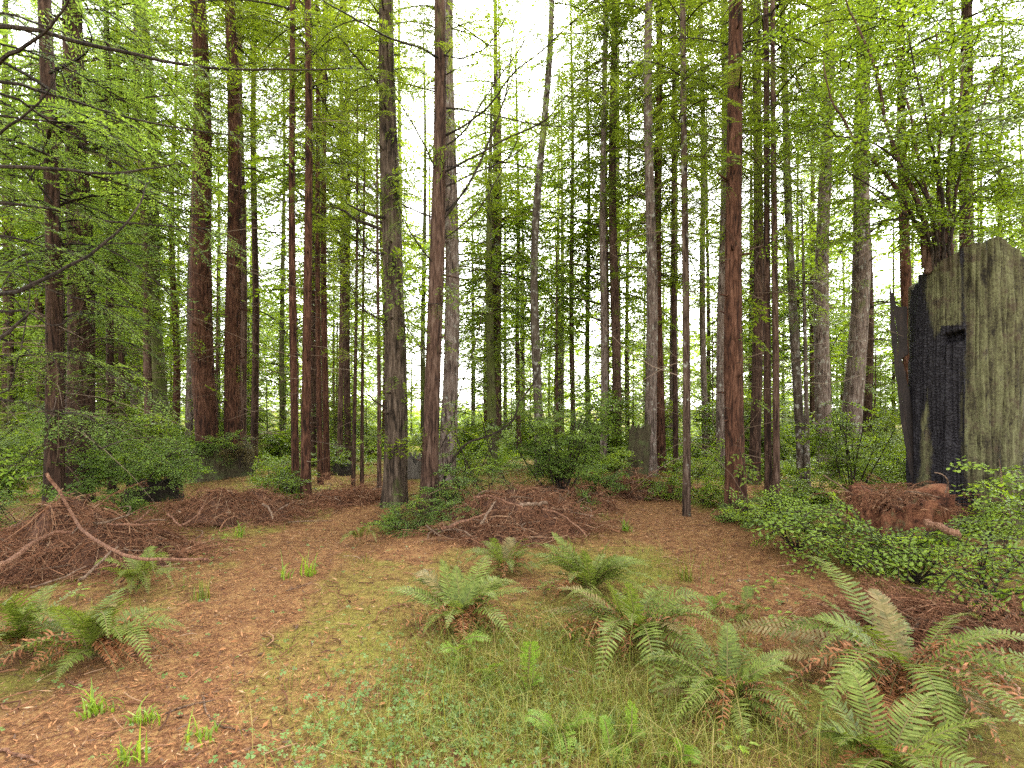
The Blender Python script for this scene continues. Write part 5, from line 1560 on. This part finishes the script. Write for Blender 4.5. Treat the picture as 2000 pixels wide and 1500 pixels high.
for k in range(3):
    a = a0 + k * 2.094
    d = norm(np.stack([np.cos(a), np.sin(a), tilt[:, 0] * np.cos(a) + tilt[:, 1] * np.sin(a) - 0.1], -1))
    s = norm(np.stack([-np.sin(a), np.cos(a), -tilt[:, 0] * np.sin(a) + tilt[:, 1] * np.cos(a)], -1))
    l_, w_ = sz[:, None], sz[:, None] * 0.95
    e = b + d * l_
    mb.quads(np.stack([b, b + d * l_ * 0.7 - s * w_ * .55, e - d * l_ * .1, b + d * l_ * 0.7 + s * w_ * .55], 1), 0)
tag(mb.build('clover', M['clover']), 'small three leaved clover carpet among the grass', 'clover', kind='stuff')


def herb(label, px, py, n, ln, seed, mat='leaf_bright', h=0.12):
    """a small plant with oval upright leaves"""
    rng = np.random.default_rng(seed)
    b = ground(px, py)
    root = thing('broadleaf_plant', b, label, 'plant')
    mb, sm = MB(), MB()
    for i in range(n):
        az = i * 2.4 + rng.uniform(0, .5)
        hh = h * (0.35 + 0.65 * (i + 1) / n)
        p = b + np.array([math.cos(az) * 0.02 * i ** .5, math.sin(az) * 0.02 * i ** .5, hh])
        d = norm(np.array([math.cos(az), math.sin(az), rng.uniform(-0.1, 0.5)]))
        s = norm(np.cross(d, [0, 0, 1.0]))
        l = ln * rng.uniform(0.75, 1.15)
        w_ = l * 0.42
        up = np.array([0, 0, w_ * 0.15])
        m0, m1, m2, e = p, p + d * l * .3, p + d * l * .68 - [0, 0, l * .04], p + d * l - [0, 0, l * .16]
        mb.quads(np.stack([m0, m1 - s * w_ * .5 + up, m2 - s * w_ * .45 + up, e])[None], 0)
        mb.quads(np.stack([m0, e, m2 + s * w_ * .45 + up, m1 + s * w_ * .5 + up])[None], 0)
        sm.tube(np.stack([b, (b + p) / 2 + [0, 0, .01], p]), 0.002, 4)
    mb.build('leaves', M[mat], root)
    sm.build('stem', M['frond_stalk'], root)
    return root


for i, (lab, px, py, n, ln) in enumerate((
        ('broad leaved plant between the two front ferns at the bottom edge', 1395, 1330, 9, 0.065),
        ('oval leaved plant under the middle fern with the scarlet frond', 1115, 1255, 7, 0.05),
        ('oval leaved plant among the litter between the middle ferns', 1065, 1165, 7, 0.05),
        ('bright round leaved plant at the very bottom edge', 1440, 1485, 9, 0.06),
        ('soft green plant by the path below the lime green low shrub', 1470, 1165, 9, 0.07),
        ('grey green leafy plant at the path side behind the soft green plant', 1510, 1150, 8, 0.06),
        ('long leaved plant under the pale dead twigs at the edge of view', 1965, 1340, 7, 0.10),
        ('upright oval leaved plant in the litter left of the sprawling fern', 1520, 1225, 7, 0.06),
        ('small leafy plant beneath the tuft near the mossy stump pile', 430, 1060, 8, 0.06),
        ('round leaved plant just above the left edge fern', 150, 1175, 7, 0.06),
        ('heart leaved plant on the left of the small tucked fern', 60, 1185, 7, 0.05),
        ('leafy plant creeping at the right end of the long forked branch', 315, 1075, 9, 0.06))):
    herb(lab, px, py, n, ln, 300 + i, h=0.16 if i == 11 else 0.11)

# ------------------------------------------------------------------ behind: more trees, saplings, shrubs and the far woods
rf = np.random.default_rng(88)


def far_tree(name, label, cat, Ht, r0, dens, L, z0, seed, bark, leaf, group, tmpl=None, bl=1.6):
    rng = np.random.default_rng(seed)
    root = thing(name, (0, 0, 0), label, cat, group)
    z = np.linspace(-0.6, Ht, 22)
    am = rng.uniform(0.0, 0.15)
    path = np.stack([am * np.sin(z * 0.4), 0 * z, z], -1)
    mb = MB()
    mb.grid(trunk_mesh(path, r0 * (1 - np.clip(z / (Ht + .3), 0, 1)) ** 0.7 + 0.008, 8, seed, 0.05, 0.25), wrap=True)
    mb.build('trunk', M[bark], root, True)
    cm = MB()
    zc = z0
    tm = tmpl or T_FAR
    while zc < Ht - 0.2:
        q = (zc - z0) / (Ht - z0)
        LL = L * (0.6 + min(q * 3, 0.4)) * (1 - 0.8 * max(q - 0.3, 0) / 0.7) * rng.uniform(0.6, 1.25)
        p = np.array([am * math.sin(zc * .4), 0, zc])
        lq, wq = place(tm[rng.integers(len(tm))], p, rng.uniform(0, 2 * PI), math.radians(rng.normal(-4 + 14 * q, 13)), rng.normal(0, .3), LL / bl)
        cm.quads(lq, 0)
        cm.quads(wq, 1)
        zc += rng.exponential(1 / dens)
    cm.build('crown', [M[leaf], M['limb_bark']], root)
    return root


def strew(protos, n, dmin, dmax, xr, keep=lambda px, d: True, scr=(0.8, 1.2), sink=0.0):
    k = tries = 0
    while k < n and tries < 9000:
        tries += 1
        d = math.sqrt(rf.uniform(dmin ** 2, dmax ** 2))
        px = rf.uniform(*xr)
        if not keep(px, d):
            continue
        x, y = (px - 1000) / F * d, d
        src = protos[k % len(protos)]
        c = src if k < len(protos) else copy_tree(src, (0, 0, 0))
        c.location = (x, y, float(gh(x, y)) - sink)
        c.rotation_euler = (0, 0, rf.uniform(0, 2 * PI))
        s_ = rf.uniform(*scr)
        c.scale = (s_, s_, s_ * rf.uniform(0.9, 1.1))
        k += 1


def gap(px):
    """where the picture looks out through the trees to open sky"""
    return 0.6 if 785 < px < 950 else (0.55 if 1000 < px < 1420 else 1.0)


GT = 'slender trees of the wood beyond the clearing'
LT = 'slender conifer of the dense wood beyond the clearing, seen between nearer trunks'
protos = [far_tree('conifer_tree', LT, 'tree', Hh, r_, dn, L_, z_, 400 + i, bk, lf, GT) for i, (Hh, r_, dn, L_, z_, bk, lf) in enumerate((  # leaf_bright crowns: lighter leaf colour paints them as if brightly lit
    (19, .13, 5.1, 2.9, 3.0, 'hemlock_bark', 'leaf_bright'), (22, .16, 5.1, 3.1, 4.5, 'redwood_bark', 'leaf_bright'), (15, .09, 6.0, 2.3, 1.6, 'dark_redwood_bark', 'leaf_bright'),
    (24, .18, 4.2, 3.4, 6.0, 'pale_bark', 'leaf_conifer'), (17, .10, 6.0, 2.6, 2.2, 'mossy_bark', 'leaf_bright'), (20, .12, 5.1, 2.9, 3.5, 'dark_redwood_bark', 'leaf_broad')))]
strew(protos, 150, 16, 46, (-150, 2150), lambda px, d: rf.random() < gap(px))

LS = 'young feathery conifer sapling in the wood beyond the clearing'
protos = [far_tree('sapling', LS, 'sapling', Hh, r_, dn, L_, z_, 420 + i, bk, lf, 'young saplings beyond the clearing', T_MID, 1.3) for i, (Hh, r_, dn, L_, z_, bk, lf) in enumerate((
    (4.2, .03, 16, 1.1, 0.4, 'hemlock_bark', 'leaf_conifer'), (6.0, .04, 14, 1.3, 0.6, 'hemlock_bark', 'leaf_broad'), (3.0, .025, 18, 0.9, 0.3, 'mossy_bark', 'leaf_bright')))]
strew(protos, 100, 13.5, 32, (-100, 2100), lambda px, d: rf.random() < gap(px))

LU = 'leafy green bush in the undergrowth beyond the clearing'
protos = [shrub('bush', LU, (0, 40 + i), h_, r_, 7, ns, leaf=lf, tmpl=T_LEAFY_FAR, sc=1.0, seed=440 + i, stem_r=0.012, low=0.1, group='bushes of the undergrowth beyond the clearing') for i, (h_, r_, ns, lf) in enumerate((
    (1.3, 1.0, 90, 'leaf_bright'), (1.7, 1.1, 100, 'leaf_broad'), (1.0, 1.1, 90, 'leaf_bright'), (2.2, 1.0, 110, 'leaf_broad')))]
strew(protos, 120, 13.2, 34, (-120, 2120), lambda px, d: True, (0.7, 1.25), 0.03)
for px, d, s_ in ((20, 9.5, .8), (-60, 11, 1.0), (95, 12.3, .9), (190, 11.5, .8), (250, 13, 1.0), (330, 13.5, .9), (60, 14, 1.1), (1480, 12, .5), (1700, 10.5, .7), (1760, 9.5, .6), (2060, 9.0, .8), (1560, 13, .6)):
    x, y = (px - 1000) / F * d, d
    copy_tree(protos[int(d * 10) % 4], (x, y, float(gh(x, y)) - .03), px * .01, s_)

# far off woods: one mass
mb = MB()
for i in range(4200):
    px, d = rf.uniform(-400, 2400), rf.uniform(42, 90)
    top_ = (3.0 if 770 < px < 980 else 13.0)
    x, y = (px - 1000) / F * d, d
    z = float(gh(x, y)) + top_ * rf.random() ** 1.5
    lq, wq = place(T_TOP[rf.integers(4)], np.array([x, y, z]), rf.uniform(0, 2 * PI), rf.normal(0, .25), rf.normal(0, .4), rf.uniform(1.6, 2.8))
    mb.quads(lq, 0)
tag(mb.build('distant_woods', M['leaf_bright']), 'far off green woods closing the view behind the trees', 'woods', kind='stuff')
# ground cover on the floor of the far wood
mb = MB()
for i in range(1500):
    px, d = rf.uniform(-200, 2200), rf.uniform(12.5, 45)
    x, y = (px - 1000) / F * d, d
    if min(float(seg_dist(np.array([x]), np.array([y]), tr[0])[0]) - tr[1] for tr in TRAILS) < 0.4:
        continue
    lq, wq = place(T_LEAFY_FAR[rf.integers(6)], np.array([x, y, float(gh(x, y)) + rf.uniform(0.05, 0.35)]), rf.uniform(0, 2 * PI), rf.normal(0.2, .3), rf.normal(0, .3), rf.uniform(0.8, 1.4) * (1 + d / 60))
    mb.quads(lq, 0)
tag(mb.build('ground_cover', M['leaf_bright']), 'knee high green ground cover on the floor of the far wood', 'undergrowth', kind='stuff')
# ------------------------------------------------------------------ light, sky, camera
w = bpy.data.worlds.new("World")
SC.world = w
w.use_nodes = True
nt = w.node_tree
nt.nodes.clear()
out = nt.nodes.new("ShaderNodeOutputWorld")
bg = nt.nodes.new("ShaderNodeBackground")
sky = nt.nodes.new("ShaderNodeTexSky")
sky.sky_type = 'NISHITA'
sky.sun_disc = False
SUN_EL, SUN_AZ = 52.0, 15.0     # azimuth measured clockwise from +Y
sky.sun_elevation = math.radians(SUN_EL)
sky.sun_rotation = math.radians(SUN_AZ)
sky.air_density = 1.0
sky.dust_density = 1.5
sky.ozone_density = 1.0
hs = nt.nodes.new("ShaderNodeHueSaturation")
hs.inputs["Saturation"].default_value = 0.12
nt.links.new(sky.outputs[0], hs.inputs["Color"])
tint = nt.nodes.new("ShaderNodeMix")
tint.data_type = 'RGBA'
tint.blend_type = 'MULTIPLY'
tint.inputs[0].default_value = 1.0
tint.inputs[7].default_value = (1.0, 0.99, 0.965, 1)     # a thin warm overcast
nt.links.new(hs.outputs[0], tint.inputs[6])
nt.links.new(tint.outputs[2], bg.inputs[0])
bg.inputs[1].default_value = 0.15
nt.links.new(bg.outputs[0], out.inputs[0])

sl = bpy.data.lights.new('sun', 'SUN')
sl.energy = 1.5
sl.angle = math.radians(14)
sl.color = (1.0, 0.96, 0.9)
so = bpy.data.objects.new('sun', sl)
COL.objects.link(so)
el, az = math.radians(SUN_EL), math.radians(SUN_AZ)
dirv = np.array([math.sin(az) * math.cos(el), math.cos(az) * math.cos(el), math.sin(el)])
import mathutils
so.rotation_euler = mathutils.Vector(dirv).to_track_quat('Z', 'Y').to_euler()
so.location = (0, 0, 30)

cam = bpy.data.cameras.new('camera')
cam.sensor_width = 36
cam.lens = 36 * F / 2000
cam.shift_y = (HY - 750) / 2000
cam.clip_start = 0.05
cam.clip_end = 2000
co = bpy.data.objects.new('camera', cam)
COL.objects.link(co)
co.location = (0, 0, H)
co.rotation_euler = (PI / 2, 0, 0)
SC.camera = co
SC.view_settings.view_transform = 'Standard'
SC.view_settings.look = 'None'
SC.view_settings.exposure = 3.15
SC.view_settings.gamma = 1
SC.cycles.use_denoising = False
SC.cycles.max_bounces = 8
SC.cycles.diffuse_bounces = 8
SC.cycles.transmission_bounces = 4
